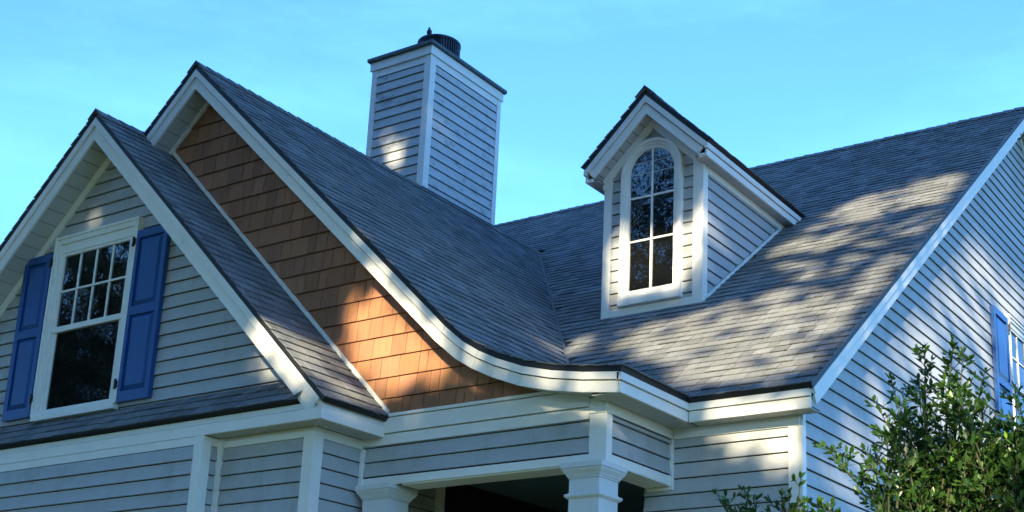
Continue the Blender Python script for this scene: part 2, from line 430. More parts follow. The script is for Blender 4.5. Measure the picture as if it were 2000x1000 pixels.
# sloped soffit behind the rake, then the level porch soffit
SP = offs(RK, .128)
i_s = [i for i, p in enumerate(SP) if p[0] > -5.45][0]
soffit(pr, SP[:2], GY, yc + .02, yb - .002, .15)
SE = [p for p in SP[1:] if p[0] < xpw - .01]
SE.append((xpw + .02, zs + .02))
soffit(pr, SE, GY, yc + .02, yb - .002, .15)
soffit(pr, [(yc + .02, zs + .004), (ymw - .012, zs + .004)], GX, xpw + .002, xce - .02, .1)
# mitre strip at the inner corner of the soffit
q = [(-4.91, ymw - .0), (-4.885, ymw - .012), (xce - .012, ym + .006), (xce - .036, ym + .018)]
obj('mitre_strip', ([(x, y, zs - .002) for x, y in q] + [(x, y, zs + .003) for x, y in q], [(3, 2, 1, 0), (4, 5, 6, 7), (0, 1, 5, 4), (1, 2, 6, 5), (2, 3, 7, 6), (3, 0, 4, 7)]), TRIM, pr)

# woven valley strip where the two roofs meet
vp = []
for x in list(np.linspace(xc + .02, -6.0, 14)) + [-5.9, -5.8, -5.7, -5.6]:
    z = z_cross(x) + .062; vp.append((x, ym + (z - .06 - ze) / sm, z))
vv = []
for (x, y, z) in vp:
    vv += [(x - .018, y - .0, z + .018 * .9 + .008), (x + .004, y - .003, z + .008), (x + .0, y + .022, z + .022 * sm + .008)]
vf = []
for i in range(len(vp) - 1):
    a = 3 * i; vf += [(a, a + 1, a + 4, a + 3), (a + 1, a + 2, a + 5, a + 4)]
obj('valley_strip', (vv, vf), SHIN, pr, tone=.78)
obj('ridge_end_boot', box(xc - .05, xc + .06, yend - .10, yend + .03, zc + .055, zc + .098), DECK, pr)

# ---- brown shake gable wall
def xr_z(z):                                             # x of the rake line (inside the fascia band) at height z on the brown wall
    B = offs(RK, .10)
    pts = B[1:]
    for i in range(len(pts) - 1):
        (x0, z0), (x1, z1) = pts[i], pts[i + 1]
        if z1 <= z <= z0: return x0 + (x1 - x0) * (z0 - z) / (z0 - z1)
    return pts[-1][0] if z < pts[-1][1] else pts[0][0]
zap = offs(RK, .10)[1][1]
def xl_z(z):
    a = xg + (zg + .0 - z) / sg + .02                      # garage roof slope
    b = xc - (zap - z) / cs                                # left rake
    return max(a, b)
WZ = 2.512
prof = [(xl_z(z), z) for z in np.linspace(WZ, 5.30, 6)] + [(xl_z(5.45), 5.45), (xc, zap)] + [(xr_z(z), z) for z in (5.4, 4.6, 3.8, 3.3, 3.05, 2.95, 2.85, 2.75, 2.68, 2.62, 2.58, 2.54, WZ)]
Fb = front(yb)
bw = obj('gable_wall', prism(prof, Fb, -.08, -.001), SHEATH, H, 'brown shake gable wall')
E_B, ZB = .1705, 2.652
k = -1
while ZB + k * E_B < zap:
    a = max(ZB + k * E_B, WZ); b = min(ZB + (k + 1) * E_B, zap - .01); k += 1
    xa, xb = xl_z(a), xr_z(a); xa1, xb1 = xl_z(b), xr_z(b)
    x = min(xa, xa1) - random.uniform(0, .1)
    while x < max(xb, xb1):
        wdt = random.choice([.085, .11, .13, .16, .19]) * random.uniform(.92, 1.08); x1 = x + wdt
        q = [(x + .0025, a), (x1 - .0025, a), (x1 - .0025, b - .006), (x + .0025, b - .006)]
        # trim against the two slopes
        if xa1 > xa + 1e-6: q = clip(q, 1, -(xa1 - xa) / (b - a), xa - (xa1 - xa) / (b - a) * a)
        else: q = clip(q, 1, -(xa1 - xa) / (b - a), xa - (xa1 - xa) / (b - a) * a)
        if len(q) > 2: q = clip(q, -1, (xb1 - xb) / (b - a), -xb + (xb1 - xb) / (b - a) * a)
        if len(q) > 2 and abs(area2(q)) > 1e-4:
            dd = .013 + random.uniform(-.0015, .0025)
            t = random.uniform(.78, 1.18)
            v_, f_ = prism(q, Fb, 0, lambda s, z, a=a, dd=dd: .002 + dd * max(0, 1 - (z - a) / E_B))
            obj('shake', (v_, f_), CEDAR, bw, tone=[(t, t * random.uniform(.95, 1.03), t * random.uniform(.9, 1.05), 1)] * len(v_))
        x = x1
# rake trim on the brown wall (left) and the white strip along the garage roof
q0 = offs(RK, .128); q1 = offs(RK, .165)
obj('rake_trim', prism([q0[0], q0[1], q1[1], q1[0]], Fb, 0, .03), TRIM, bw)
sx0, sx1 = -9.79, -6.86
g = lambda x, o: zg - sg * (x - xg) + o
obj('wall_strip', prism([(sx0, g(sx0, .085)), (sx1, g(sx1, .06)), (sx1, g(sx1, .105)), (sx0, g(sx0, .128))], Fb, 0, .022), TRIM, bw)
# ledge and belt boards below the shakes
obj('ledge_board', box(-6.84, -5.12, yb - .045, yb, 2.492, 2.516), TRIM, bw)
obj('belt_board', box(-6.99, xpw - .12, yb - .036, yb, 2.368, 2.485), TRIM, bw)
obj('belt_board', box(-7.115, xpw - .125, yb - .024, yb, 2.279, 2.360), TRIM, bw)

# ---- porch beam
BZ = 1.968
bm_ = obj('porch_beam', join([box(-7.12, xpw - .001, yb + .001, yb + .2, BZ + .001, 2.50), box(xpw - .2, xpw - .001, yb + .201, ymw, BZ + .001, 2.385)]), SHEATH, H, 'clapboard porch beam')
siding(bm_, Fb, [(-7.112, 2.03), (xpw - .122, 2.03), (xpw - .122, 2.276), (-7.112, 2.276)], 2.2737)
obj('beam_trim', box(-7.112, xpw - .075, yb - .02, yb, BZ, 2.029), TRIM, bm_)
obj('beam_soffit', box(-6.7, xpw - .002, yb, yb + .2, BZ - .01, BZ), TRIM, bm_)
obj('corner_post', join([box(xpw - .12, xpw + .02, yb - .022, yb, BZ + .002, 2.312), box(xpw, xpw + .0195, yb, yb + .055, BZ + .002, 2.3115)]), TRIM, bm_)
obj('frieze_board', box(xpw - .125, xpw + .001, yb - .03, yb, 2.313, 2.424), TRIM, bm_)
Fp = right(xpw)
siding(bm_, Fp, [(yb + .057, 2.03), (ymw - .04, 2.03), (ymw - .04, 2.30), (yb + .057, 2.30)], 2.2737)
obj('beam_trim', box(xpw, xpw + .018, yb + .056, ymw - .03, BZ, 2.029), TRIM, bm_)
obj('beam_soffit', box(xpw - .2, xpw + .016, yb + .2, ymw, BZ - .01, BZ - .001), TRIM, bm_)
obj('frieze_board', box(xpw, xpw + .024, yb - .03, ymw - .001, 2.3125, 2.384), TRIM, bm_)
obj('corner_trim', join([box(xpw, xpw + .03, ymw - .04, ymw - .012, 1.955, 2.311), box(xpw - .19, xpw + .03, ymw - .04, ymw - .012, 1.93, 1.954)]), TRIM, bm_)

# ---- porch interior
pi_ = obj('porch_ceiling', box(-7.05, xpw - .2, yb + .2, ymw, 2.20, 2.24), PORCH_SHADE, H)

# ---- front wall of the main house (porch back and right bay)
Fm = front(ymw)
fw = obj('front_wall', join([box(-5.13, xRw - .001, ymw, ymw + .12, GZ, 2.385), box(-7.12, -5.131, ymw, ymw + .12, 2.205, 2.385)]), SHEATH, H)
siding(fw, Fm, [(-5.12, GZ + .5), (xRw - .092, GZ + .5), (xRw - .092, 2.31), (-5.12, 2.31)], 2.1324)
en = obj('added_entry_wall', join([box(-7.12, -5.0, 10.9, 11.0, GZ, 2.3), box(-5.12, -5.0, ymw + .121, 10.9, GZ, 2.3), box(-7.12, -7.02, ymw + .121, 10.9, GZ, 2.3)]), SHEATH, H)  # recess added to keep the porch opening dark
siding(en, front(10.9), [(-7.01, GZ + .3), (-5.13, GZ + .3), (-5.13, 2.2), (-7.01, 2.2)], 2.1324, m=PORCH_SHADE)  # boards take the shade-coloured porch material instead of siding grey
obj('corner_trim', box(-7.12, -7.07, ymw - .012, ymw + .05, GZ, 2.2), TRIM, en)
obj('added_entry_ceiling', box(-7.019, -5.121, ymw + .121, 10.899, 2.201, 2.24), PORCH_SHADE, en)
obj('frieze_board', box(xpw + .031, xRw - .001, ymw - .026, ymw, 2.311, 2.385), TRIM, fw)
obj('corner_post', join([box(xRw - .09, xRw + .018, ymw - .02, ymw - .001, GZ, 2.3105), box(xRw, xRw + .0175, ymw, ymw + .045, GZ, 2.42)]), TRIM, fw)

# ---- end wall under the big gable
Fe = right(xRw)
RZ = offs(RP, .11)
yB = 2 * yr - ym - .2
ep = [(ymw + .001, GZ), (yB, GZ), (yB, 2.45), (yr, RZ[1][1]), (ymw + .001, RZ[0][1] + sm * (ymw - RZ[0][0]))]
ew = obj('end_wall', prism(ep, Fe, -.12, -.001), SHEATH, H)
ep2 = [(ymw + .046, GZ + .4), (yB, GZ + .4), (yB, 2.45), (yr, RZ[1][1]), (ymw + .046, RZ[0][1] + sm * (ymw + .046 - RZ[0][0]))]
WY0, WY1, WZ0, WZ1 = 13.86, 15.3, 3.02, 4.72
siding(ew, Fe, ep2, 2.1324, holes=[(WY0, WY1, WZ0, WZ1)], d=.015)
q0 = offs(RP, .128); q1 = offs(RP, .19)
obj('rake_trim', prism([(yr, q0[1][1]), q0[2], q1[2], (yr, q1[1][1])], Fe, 0, .03), TRIM, ew)

# ---- garage walls
yg1, yg2, xgw, xgm = 7.1426, 6.967, -7.1234, -8.12
SZ = 2.337
gw = obj('garage_wall', join([box(-14, xgm, yg2 + .001, yg2 + .12, GZ, 2.40), box(xgm - .1, xgw - .001, yg1 + .001, yg1 + .1, GZ, SZ + .03), box(xgw - .1, xgw - .0012, yg1 + .1, ymw + .12, GZ, SZ + .03), box(xgm - .1, xgm - .001, yg2 + .12, yg1, GZ, SZ + .03)]), SHEATH, H)
siding(gw, front(yg2), [(-14, GZ + .3), (xgm - .08, GZ + .3), (xgm - .08, 2.268), (-14, 2.268)], 2.157)
obj('frieze_board', box(-14, xgm - .08, yg2 - .008, yg2 + .001, 2.269, SZ - .002), TRIM, gw)
obj('corner_post', join([box(xgm - .079, xgm + .018, yg2 - .012, yg2, GZ, SZ - .001), box(xgm, xgm + .0175, yg2, yg2 + .075, GZ, SZ - .0012)]), TRIM, gw)
Fs = right(xgm)
siding(gw, Fs, [(yg2 + .077, GZ + .3), (yg1 - .02, GZ + .3), (yg1 - .02, 2.27), (yg2 + .077, 2.27)], 2.164)
obj('frieze_board', box(xgm, xgm + .018, yg2 + .077, yg1 - .001, 2.271, SZ - .001), TRIM, gw)
siding(gw, front(yg1), [(xgm + .055, GZ + .3), (xgw - .085, GZ + .3), (xgw - .085, 2.262), (xgm + .055, 2.262)], 2.164)
obj('inner_corner_trim', box(xgm + .002, xgm + .053, yg1 - .03, yg1 - .0005, GZ, SZ - .0015), TRIM, gw)
obj('frieze_board', box(xgm + .0545, xgw - .0845, yg1 - .02, yg1, 2.263, SZ - .001), TRIM, gw)
obj('corner_post', join([box(xgw - .083, xgw + .018, yg1 - .02, yg1 - .0003, GZ, SZ - .001), box(xgw, xgw + .0175, yg1, yg1 + .085, GZ, SZ - .0012)]), TRIM, gw)
Fg = right(xgw)
siding(gw, Fg, [(yg1 + .087, GZ + .3), (ymw - .02, GZ + .3), (ymw - .02, 2.262), (yg1 + .087, 2.262)], 2.164)
obj('frieze_board', box(xgw, xgw + .018, yg1 + .087, yb - .001, 2.263, SZ - .001), TRIM, gw)
obj('inner_corner_trim', box(xgw + .016, xgw + .045, yb - .035, yb - .002, 1.975, 2.262), TRIM, gw)

# ---- garage roof
GP = [(-13.05, zg - sg * 3.08), (xg, zg), (-6.885, zg - sg * 3.085)]
gr = obj('garage_roof', join([deck([GP[0], GP[1]], GY, yg - .016, yb - .001, .04)[0], deck([(GP[2][0] + .012, GP[2][1] - .012), GP[1]], GY, yg - .016, yb - .001, .04)[0]]), DECK, H)
tg = .04 * math.hypot(1, sg)
shingle_roof(gr, [(GP[2][0] + .03, GP[2][1] - .029 + tg), (xg, zg + tg)], GY, yg - .03, yb - .001, 1)
shingle_roof(gr, [(GP[0][0], GP[0][1] + tg), (xg, zg + tg)], GY, yg - .03, yb - .001, 1)
ridge_caps(gr, (xg, zg + tg + .004), sg, 'y', yg - .03, yb - .01, .12, .13)
Fgr = front(yg)
RG = [(-13.05, GP[0][1]), (xg, zg), (-6.905, zg - sg * 3.065)]
RGJ = RG[:2] + [(-8.55, zg + sg * (xg + 8.55)), (-7.0, zg + sg * (xg + 7.0))] + RG[2:]
bands('black_shadow_strip', RGJ, 0.0495, 0.0720, Fgr, -.03, -.008, SHEATH, gr, 0)  # shadow line under the rake trim, put in as black strip
bands('rake_fascia', RGJ, 0.0650, .15, Fgr, -.02, 0, TRIM, gr, .0012)
bands('rake_trim', RGJ, 0, .0575, Fgr, -.02, .015, TRIM, gr, .0012)
SGP = offs(RG, .145)
soffit(gr, SGP[:2], GY, yg + .02, yg3 - .002, .14)
soffit(gr, [SGP[1], SGP[2]], GY, yg + .02, yg3 - .002, .14)
# level eave: fascia on the front and on the side, soffit
xge = -6.885
obj('fascia_board', box(-13.05, xge, yg - .002, yg + .018, SZ, 2.421), TRIM, gr)
obj('fascia_trim', box(-13.05, xge - .012, yg + .012, yg + .028, 2.4285, 2.472), TRIM, gr)
obj('fascia_board', box(xge - .02, xge, yg + .0185, yb - .023, SZ, 2.4208), TRIM, gr)
obj('fascia_trim', box(xge - .028, xge - .012, yg + .0285, yb - .0235, 2.4283, 2.474), TRIM, gr)
soffit(gr, [(xgm + .02, SZ + .003), (xge - .021, SZ + .003)], GY, yg + .018, yg1 - .004, .31)
soffit(gr, [(yg1 - .003, SZ + .003), (yb - .004, SZ + .003)], GX, xgw + .019, xge - .021, .31)
q = [(xgw + .0, yg1 - .02), (xgw + .022, yg1 - .03), (xge - .02, yg + .022), (xge - .045, yg + .03)]
obj('mitre_strip', ([(x, y, SZ - .004) for x, y in q] + [(x, y, SZ + .001) for x, y in q], [(3, 2, 1, 0), (4, 5, 6, 7), (0, 1, 5, 4), (1, 2, 6, 5), (2, 3, 7, 6), (3, 0, 4, 7)]), TRIM, gr)
# pent roof at the foot of the gable
PZ0, PZ1 = 2.478, 2.752
pt = obj('pent_roof', deck([(yg - .01, PZ0 - .005), (yg3, PZ1 - .04)], GX, -13.0, -7.135, .03)[0], DECK, H)
shingle_roof(pt, [(yg - .012, PZ0 + .034), (yg3, PZ1)], GX, -13.0, -7.125, 1, None, .12, -.012)
cv = [(-7.22, yg - .02, 2.515), (-7.10, yg - .03, 2.548), (-7.10, yg + .1, 2.64), (-7.22, yg + .1, 2.615)]
obj('curled_shingle', (cv + [(x, y, z - .012) for x, y, z in cv], SFACES), SHIN, pt, tone=.8)

# ---- garage gable wall
Fgg = front(yg3)
apx = (SGP[1][0], SGP[1][1] + .04)
gp = [(-12.6, 2.70), (-7.2, 2.70), (apx[0] + (apx[1] - 2.70) / sg, 2.70), apx, (apx[0] - (apx[1] - 2.70) / sg, 2.70)]
gp = [(apx[0] - (apx[1] - 2.70) / sg, 2.70), (apx[0] + (apx[1] - 2.70) / sg, 2.70), apx]
gg = obj('gable_wall', prism(gp, Fgg, -.1, -.001), SHEATH, H, 'grey clapboard gable wall')
siding(gg, Fgg, gp, 2.9948, holes=[(-10.56, -9.46, 2.78, 4.46)])
a0_ = offs(RG, .145); a1_ = offs(RG, .215)
obj('rake_trim', prism([a0_[0], a0_[1], a1_[1], a1_[0]], Fgg, 0, .028), TRIM, gg)
obj('rake_trim', prism([a0_[1], a0_[2], a1_[2], a1_[1]], Fgg, 0, .028), TRIM, gg)

# ------------------------------------------------------------------ windows
def hung_window(F, s0, s1, z0, z1, cols, rows, zmid, upz1, name='window', label=None, sill_z=None, casing=.07, sgn=1):
    """casing outer s0..s1, z0..z1; sashes inside"""
    ci0, ci1 = s0 + casing, s1 - casing; ct = z1 - casing; 
    W = obj(name, prism([(s0 + .005, z0), (s1 - .005, z0), (s1 - .005, z1 - .005), (s0 + .005, z1 - .005)], F, -.05, .006), SHEATH, H, label)
    cb = z0 + .05
    obj('casing', prism([(s0, cb), (s0 + casing, cb), (s0 + casing, z1 - casing), (s0, z1)], F, 0, .050), TRIM, W)
    obj('casing', prism([(s1, cb), (s1 - casing, cb), (s1 - casing, z1 - casing), (s1, z1)], F, 0, .050), TRIM, W)
    obj('casing', prism([(s0, z1), (s0 + casing, z1 - casing), (s1 - casing, z1 - casing), (s1, z1)], F, 0, .050), TRIM, W)
    ow = .022
    obj('casing_edge', prism([(s0, cb), (s0 + ow, cb), (s0 + ow, z1 - ow), (s0, z1)], F, .0505, .062), TRIM, W)
    obj('casing_edge', prism([(s1, cb), (s1 - ow, cb), (s1 - ow, z1 - ow), (s1, z1)], F, .0505, .062), TRIM, W)
    obj('casing_edge', prism([(s0, z1), (s0 + ow, z1 - ow), (s1 - ow, z1 - ow), (s1, z1)], F, .0505, .062), TRIM, W)
    obj('sill', prism([(s0 + .02, z0), (s1 - .02, z0), (s1 - .02, cb - .001), (s0 + .02, cb - .001)], F, 0, .068), TRIM, W)
    rect = lambda a, b, c, d: [(a, c), (b, c), (b, d), (a, d)]
    j = .03
    # jambs and sash frames
    for a, b in ((ci0 + .001, ci0 + j), (ci1 - j, ci1 - .001)):
        obj('jamb', prism(rect(a, b, cb, ct - .001), F, .006, .036), TRIM, W)
    obj('head_jamb', prism(rect(ci0 + j + .001, ci1 - j - .001, upz1 + .03, ct - .001), F, .006, .036), TRIM, W)
    a, b = ci0 + j + .001, ci1 - j - .001
    fr = .035
    # upper sash (in front), lower sash (behind)
    obj('sash_rail', prism(rect(a, b, zmid - .022, zmid + .028), F, .006, .034), TRIM, W)
    obj('sash_rail', prism(rect(a, b, upz1, upz1 + .029), F, .006, .028), TRIM, W)
    for c in (a, b - .026):
        obj('sash_stile', prism(rect(c, c + .026, zmid + .029, upz1 - .001), F, .006, .028), TRIM, W)
    for c in (a, b - .045):
        obj('sash_stile', prism(rect(c, c + .045, cb + .055, zmid - .023), F, .006, .02), TRIM, W)
    obj('sash_rail', prism(rect(a, b, cb + .001, cb + .054), F, .006, .022), TRIM, W)
    obj('pane', prism(rect(a + .045, b - .045, cb + .055, zmid - .023), F, .0061, .0102), GLASS, W)
    ga, gb, gc, gd = a + .026, b - .026, zmid + .029, upz1 - .001
    mw_ = .018
    cw = (gb - ga) / cols; rh = (gd - gc) / rows
    for i in range(cols):
        for k_ in range(rows):
            obj('pane', prism(rect(ga + i * cw + .002, ga + (i + 1) * cw - .002, gc + k_ * rh + .002, gc + (k_ + 1) * rh - .002), F, .0063 + .0004 * ((i + k_) % 2), .0122 + .0004 * ((i + k_) % 2)), GLASS, W)
    for i in range(1, cols): obj('muntin', prism(rect(ga + i * cw - mw_ / 2, ga + i * cw + mw_ / 2, gc, gd), F, .0064, .023), TRIM, W)
    for k_ in range(1, rows): obj('muntin', prism(rect(ga, gb, gc + k_ * rh - mw_ / 2, gc + k_ * rh + mw_ / 2), F, .0066, .0218), TRIM, W)
    return W
hung_window(Fgg, -10.58, -9.44, 2.748, 4.475, 4, 2, 3.582, 4.288)
hung_window(Fe, WY0, WY1 - .1, 3.05, 4.70, 4, 2, 3.95, 4.56, casing=.055)

def shutter(F, s0, s1, z0, z1, zm, hinge_side, label):
    rect = lambda a, b, c, d: [(a, c), (b, c), (b, d), (a, d)]
    S = obj('shutter', prism(rect(s0, s1, z0, z1), F, .018, .040), BLUE, H, label)
    st = .052
    zz = [(z0 + .09, zm - .045), (zm + .035, z1 - .07)]
    obj('stile', prism(rect(s0, s0 + st, z0, z1), F, .0402, .060), BLUE, S); obj('stile', prism(rect(s1 - st, s1, z0, z1), F, .0402, .060), BLUE, S)
    for a, b in ((z0, zz[0][0]), (zz[0][1], zz[1][0]), (zz[1][1], z1)):
        obj('rail', prism(rect(s0 + st + .0005, s1 - st - .0005, a, b), F, .0402, .0598), BLUE, S)
    for a, b in zz:
        o0 = rect(s0 + st + .006, s1 - st - .006, a + .006, b - .006); o1 = rect(s0 + st + .045, s1 - st - .045, a + .045, b - .045)
        v = [F(p[0], p[1], .0403) for p in o0] + [F(p[0], p[1], .0585) for p in o1]
        obj('raised_panel', (v, [(4, 5, 6, 7), (0, 1, 5, 4), (1, 2, 6, 5), (2, 3, 7, 6), (3, 0, 4, 7)]), BLUE, S)
    hx = s1 if hinge_side > 0 else s0
    for hz in (z1 - .10, z0 + .16):
        a, b = (hx - .012, hx + .03) if hinge_side > 0 else (hx - .03, hx + .012)
        obj('hinge', join([prism(rect(a, b, hz - .03, hz + .03), F, .02, .066), prism(rect((a + b) / 2 - .009, (a + b) / 2 + .009, hz - .045, hz + .045), F, .066, .078)]), BLACKM, S)
    return S
shutter(Fgg, -10.985, -10.60, 2.80, 4.338, 3.60, 1, 'blue shutter at the left of the gable window')
shutter(Fgg, -9.455, -9.045, 2.795, 4.335, 3.60, -1, 'blue shutter at the right of the gable window')
shutter(Fe, 13.30, 13.80, 3.14, 4.63, 3.86, 1, 'narrow blue shutter on the right end wall')

# ------------------------------------------------------------------ porch columns
def column(cx, cy, label):
    def sq(h, z0, z1, h2=None):
        h2 = h if h2 is None else h2
        v = [(cx + sx * h, cy + sy * h, z0) for sx, sy in ((-1, -1), (1, -1), (1, 1), (-1, 1))] + [(cx + sx * h2, cy + sy * h2, z1) for sx, sy in ((-1, -1), (1, -1), (1, 1), (-1, 1))]
        return v, [(3, 2, 1, 0), (4, 5, 6, 7), (0, 1, 5, 4), (1, 2, 6, 5), (2, 3, 7, 6), (3, 0, 4, 7)]
    K = obj('porch_column', sq(.122, GZ + .25, 1.86), COLM, H, label)
    obj('capital', join([sq(.168, 1.930, 1.9665), sq(.158, 1.912, 1.9275, .164), sq(.143, 1.892, 1.9115, .158), sq(.134, 1.874, 1.8915, .142), sq(.129, 1.862, 1.8725)]), COLM, K)
    obj('neck_ring', join([sq(.146, 1.735, 1.752), sq(.131, 1.722, 1.7345, .143), sq(.135, 1.7525, 1.762, .126)]), COLM, K)
    obj('base', join([sq(.17, GZ, GZ + .15), sq(.15, GZ + .151, GZ + .2), sq(.135, GZ + .201, GZ + .25)]), COLM, K)
    return K
column(-5.035, 7.745, 'square white column under the beam corner')
column(-6.915, 7.745, 'square white column beside the garage wall')

# ------------------------------------------------------------------ chimney
cx0, cx1, cy0, cy1 = -10.165, -9.29, 10.626, 11.955
ch = obj('chimney', box(cx0 + .012, cx1 - .012, cy0 + .012, cy1 - .012, 4.2, 7.80), SHEATH, H)
Fcf, Fcr = front(cy0 + .011), right(cx1 - .011)
ZB1 = 7.615
siding(ch, Fcf, [(cx0 + .075, 4.9), (cx1 - .085, 4.9), (cx1 - .085, 7.605), (cx0 + .075, 7.605)], 7.5207, m=SIDEC)
siding(ch, Fcr, [(cy0 + .09, 4.9), (cy1 - .075, 4.9), (cy1 - .075, 7.605), (cy0 + .09, 7.605)], 7.5207, m=SIDEC)
obj('corner_post', box(cx0, cx0 + .073, cy0 - .008, cy0 + .06, 4.6, 7.705), TRIM, ch)
obj('corner_post', join([box(cx1 - .083, cx1 + .008, cy0 - .008, cy0 + .0105, 4.6, 7.7045), box(cx1 - .011, cx1 + .0075, cy0 + .0106, cy0 + .088, 4.6, 7.7048)]), TRIM, ch)
obj('corner_post', box(cx1 - .06, cx1 + .008, cy1 - .073, cy1, 4.6, 7.7052), TRIM, ch)
obj('frieze_board', box(cx0 + .074, cx1 - .084, cy0 - .003, cy0 + .01, 7.618, 7.704), TRIM, ch)
obj('frieze_board', box(cx1 - .01, cx1 + .003, cy0 + .089, cy1 - .074, 7.618, 7.704), TRIM, ch)
obj('frieze_board', box(cx0 - .022, cx1 + .022, cy0 - .024, cy0 - .002, 7.706, 7.812), TRIM, ch)
obj('frieze_board', box(cx1 - .002, cx1 + .0222, cy0 - .0018, cy1 + .022, 7.7062, 7.8122), TRIM, ch)
cap = obj('chimney_cap', join([box(cx0 - .045, cx1 + .045, cy0 - .048, cy1 + .045, 7.814, 7.822), box(cx0 - .052, cx1 + .052, cy0 - .055, cy1 + .052, 7.8222, 7.860)]), CAPM, ch)
fc = (-9.745, 11.28, 7.861)
fl = obj('flue_cap', lathe([(.235, 0), (.235, .385), (.262, .386), (.262, .412), (.235, .425), (.12, .45), (.02, .455)], fc, 40), FLUE, ch, smooth=False)
ribs = []
for k in range(48):
    a = 2 * math.pi * k / 48; r = .245
    c_, s_ = math.cos(a), math.sin(a); t = .0075
    P_ = [(fc[0] + c_ * rr - s_ * tt, fc[1] + s_ * rr + c_ * tt) for rr, tt in ((.234, -t), (.256, -t), (.256, t), (.234, t))]
    v = [(x, y, fc[2] + .002) for x, y in P_] + [(x, y, fc[2] + .384) for x, y in P_]
    ribs.append((v, [(3, 2, 1, 0), (4, 5, 6, 7), (0, 1, 5, 4), (1, 2, 6, 5), (2, 3, 7, 6), (3, 0, 4, 7)]))
obj('rib', join(ribs), FLUE, ch, kind='stuff')
# step flashing where the chimney leaves the roof
obj('flashing', box(cx1 - .02, cx1 + .012, cy0 - .012, cy1 + .01, 5.9, 6.075), BLACKM, ch)

# ------------------------------------------------------------------ dormer
yd, dx0, dx1 = 10.261, -6.625, -5.565
DR = [(xd - wd_, zda - sd_ * wd_), (xd, zda), (xd + wd_, zda - sd_ * wd_)]
ydb = ym + (zda - ze + .05) / sm
dr = obj('dormer_roof', join([deck([DR[0], DR[1]], GY, yfd - .018, ydb, .045)[0], deck([(DR[2][0] + .01, DR[2][1] - .01), DR[1]], GY, yfd - .018, ydb, .045)[0]]), DECK, H)
td = .045 * math.hypot(1, sd_)
cull_d = lambda c: z_main(c[1]) + .03 > c[2]
shingle_roof(dr, [(DR[2][0] + .03, DR[2][1] - .029 + td), (xd, zda + td)], GY, yfd - .035, ydb, 1, cull_d)
shingle_roof(dr, [(DR[0][0] - .03, DR[0][1] - .029 + td), (xd, zda + td)], GY, yfd - .035, ydb, 1, cull_d)
ridge_caps(dr, (xd, zda + td + .006), sd_, 'y', yfd - .035, ydb - .05, .13, .13)
Fd = front(yfd)
bands('black_shadow_strip', DR, 0.0425, 0.0650, Fd, -.03, -.008, SHEATH, dr, 0)  # black strip drawn as shadow below the dormer trim
bands('rake_fascia', DR, 0.0580, .135, Fd, -.02, 0, TRIM, dr, .001)
bands('rake_trim', DR, 0, .0505, Fd, -.02, .016, TRIM, dr, .001)
ez = DR[2][1]
for sx in (1, -1):
    xe = xd + sx * wd_
    yb_ = ym + (ez - .06 - ze) / sm + .06
    a, b = (xe - .02, xe - .001) if sx > 0 else (xe + .001, xe + .02)
    obj('fascia_board', box(a, b, yfd - .001, yb_ - .02, ez - .13, ez - .066), TRIM, dr)
    a, b = (xe - .02, xe + .014) if sx > 0 else (xe - .014, xe + .02)
    obj('fascia_trim', box(a, b, yfd - .0165, yb_ + .02, ez - .058, ez - .006), TRIM, dr)
DS = offs(DR, .125)
zso = ez - .128
xi = xd + (DS[1][1] - zso) / sd_
yy = ym + (zso - ze) / sm + .03
soffit(dr, [(2 * xd - xi, zso), DS[1]], GY, yfd + .02, yd - .002, .105)
soffit(dr, [DS[1], (xi, zso)], GY, yfd + .02, yd - .002, .105)
soffit(dr, [(yfd + .02, zso + .002), (yy, zso + .002)], GX, dx1 + .002, xd + wd_ - .021, .105)
soffit(dr, [(yfd + .02, zso + .002), (yy, zso + .002)], GX, xd - wd_ + .021, dx0 - .002, .105)
obj('soffit_return', box(xd + wd_ - .085, xd + wd_ - .0205, yfd + .0, yfd + .019, zso - .002, ez - .10), TRIM, dr)
obj('soffit_return', box(xd - wd_ + .0205, xd - wd_ + .085, yfd + .0, yfd + .019, zso - .002, ez - .10), TRIM, dr)
# dormer walls
Fdw = front(yd)
apd = (xd, DS[1][1] + .02)
dpoly = [(dx0 + .001, 3.96), (dx1 - .001, 3.96), (dx1 - .001, apd[1] - sd_ * (dx1 - xd)), apd, (dx0 + .001, apd[1] - sd_ * (xd - dx0))]
dw = obj('dormer_wall', join([prism(dpoly, Fdw, -.08, -.001), prism([(yd + .08, 3.9), (yd + .08, zso + .03), (yy + .1, zso + .03)], right(dx1), -.05, -.001), prism([(yd + .08, 3.9), (yd + .08, zso + .03), (yy + .1, zso + .03)], right(dx0), .001, .05)]), SHEATH, H)
WX0, WX1, AZ = -6.425, -5.762, 5.405
AR = (WX1 - WX0) / 2; acx = (WX0 + WX1) / 2
ip = [(dx0 + .08, 4.082), (dx1 - .092, 4.082), (dx1 - .092, apd[1] - sd_ * (dx1 - .092 - xd)), apd, (dx0 + .08, apd[1] - sd_ * (xd - dx0 - .08))]
siding(dw, Fdw, ip, 5.0513, holes=[(WX0 + .03, WX1 - .03, 4.13, 5.42)])
obj('skirt_board', box(dx0 + .079, dx1 - .091, yd - .02, yd, 4.0, 4.081), TRIM, dw)
obj('flashing', box(dx0 + .02, dx1 - .02, yd - .03, yd - .001, 3.962, 3.999), BLACKM, dw)
obj('corner_post', box(dx0 - .008, dx0 + .078, yd - .022, yd, 3.975, apd[1] - sd_ * (xd - dx0) - .03), TRIM, dw)
obj('corner_post', join([box(dx1 - .09, dx1 + .018, yd - .022, yd, 3.965, apd[1] - sd_ * (dx1 - xd) - .025), box(dx1, dx1 + .0175, yd, yd + .07, 3.97, zso + .001)]), TRIM, dw)
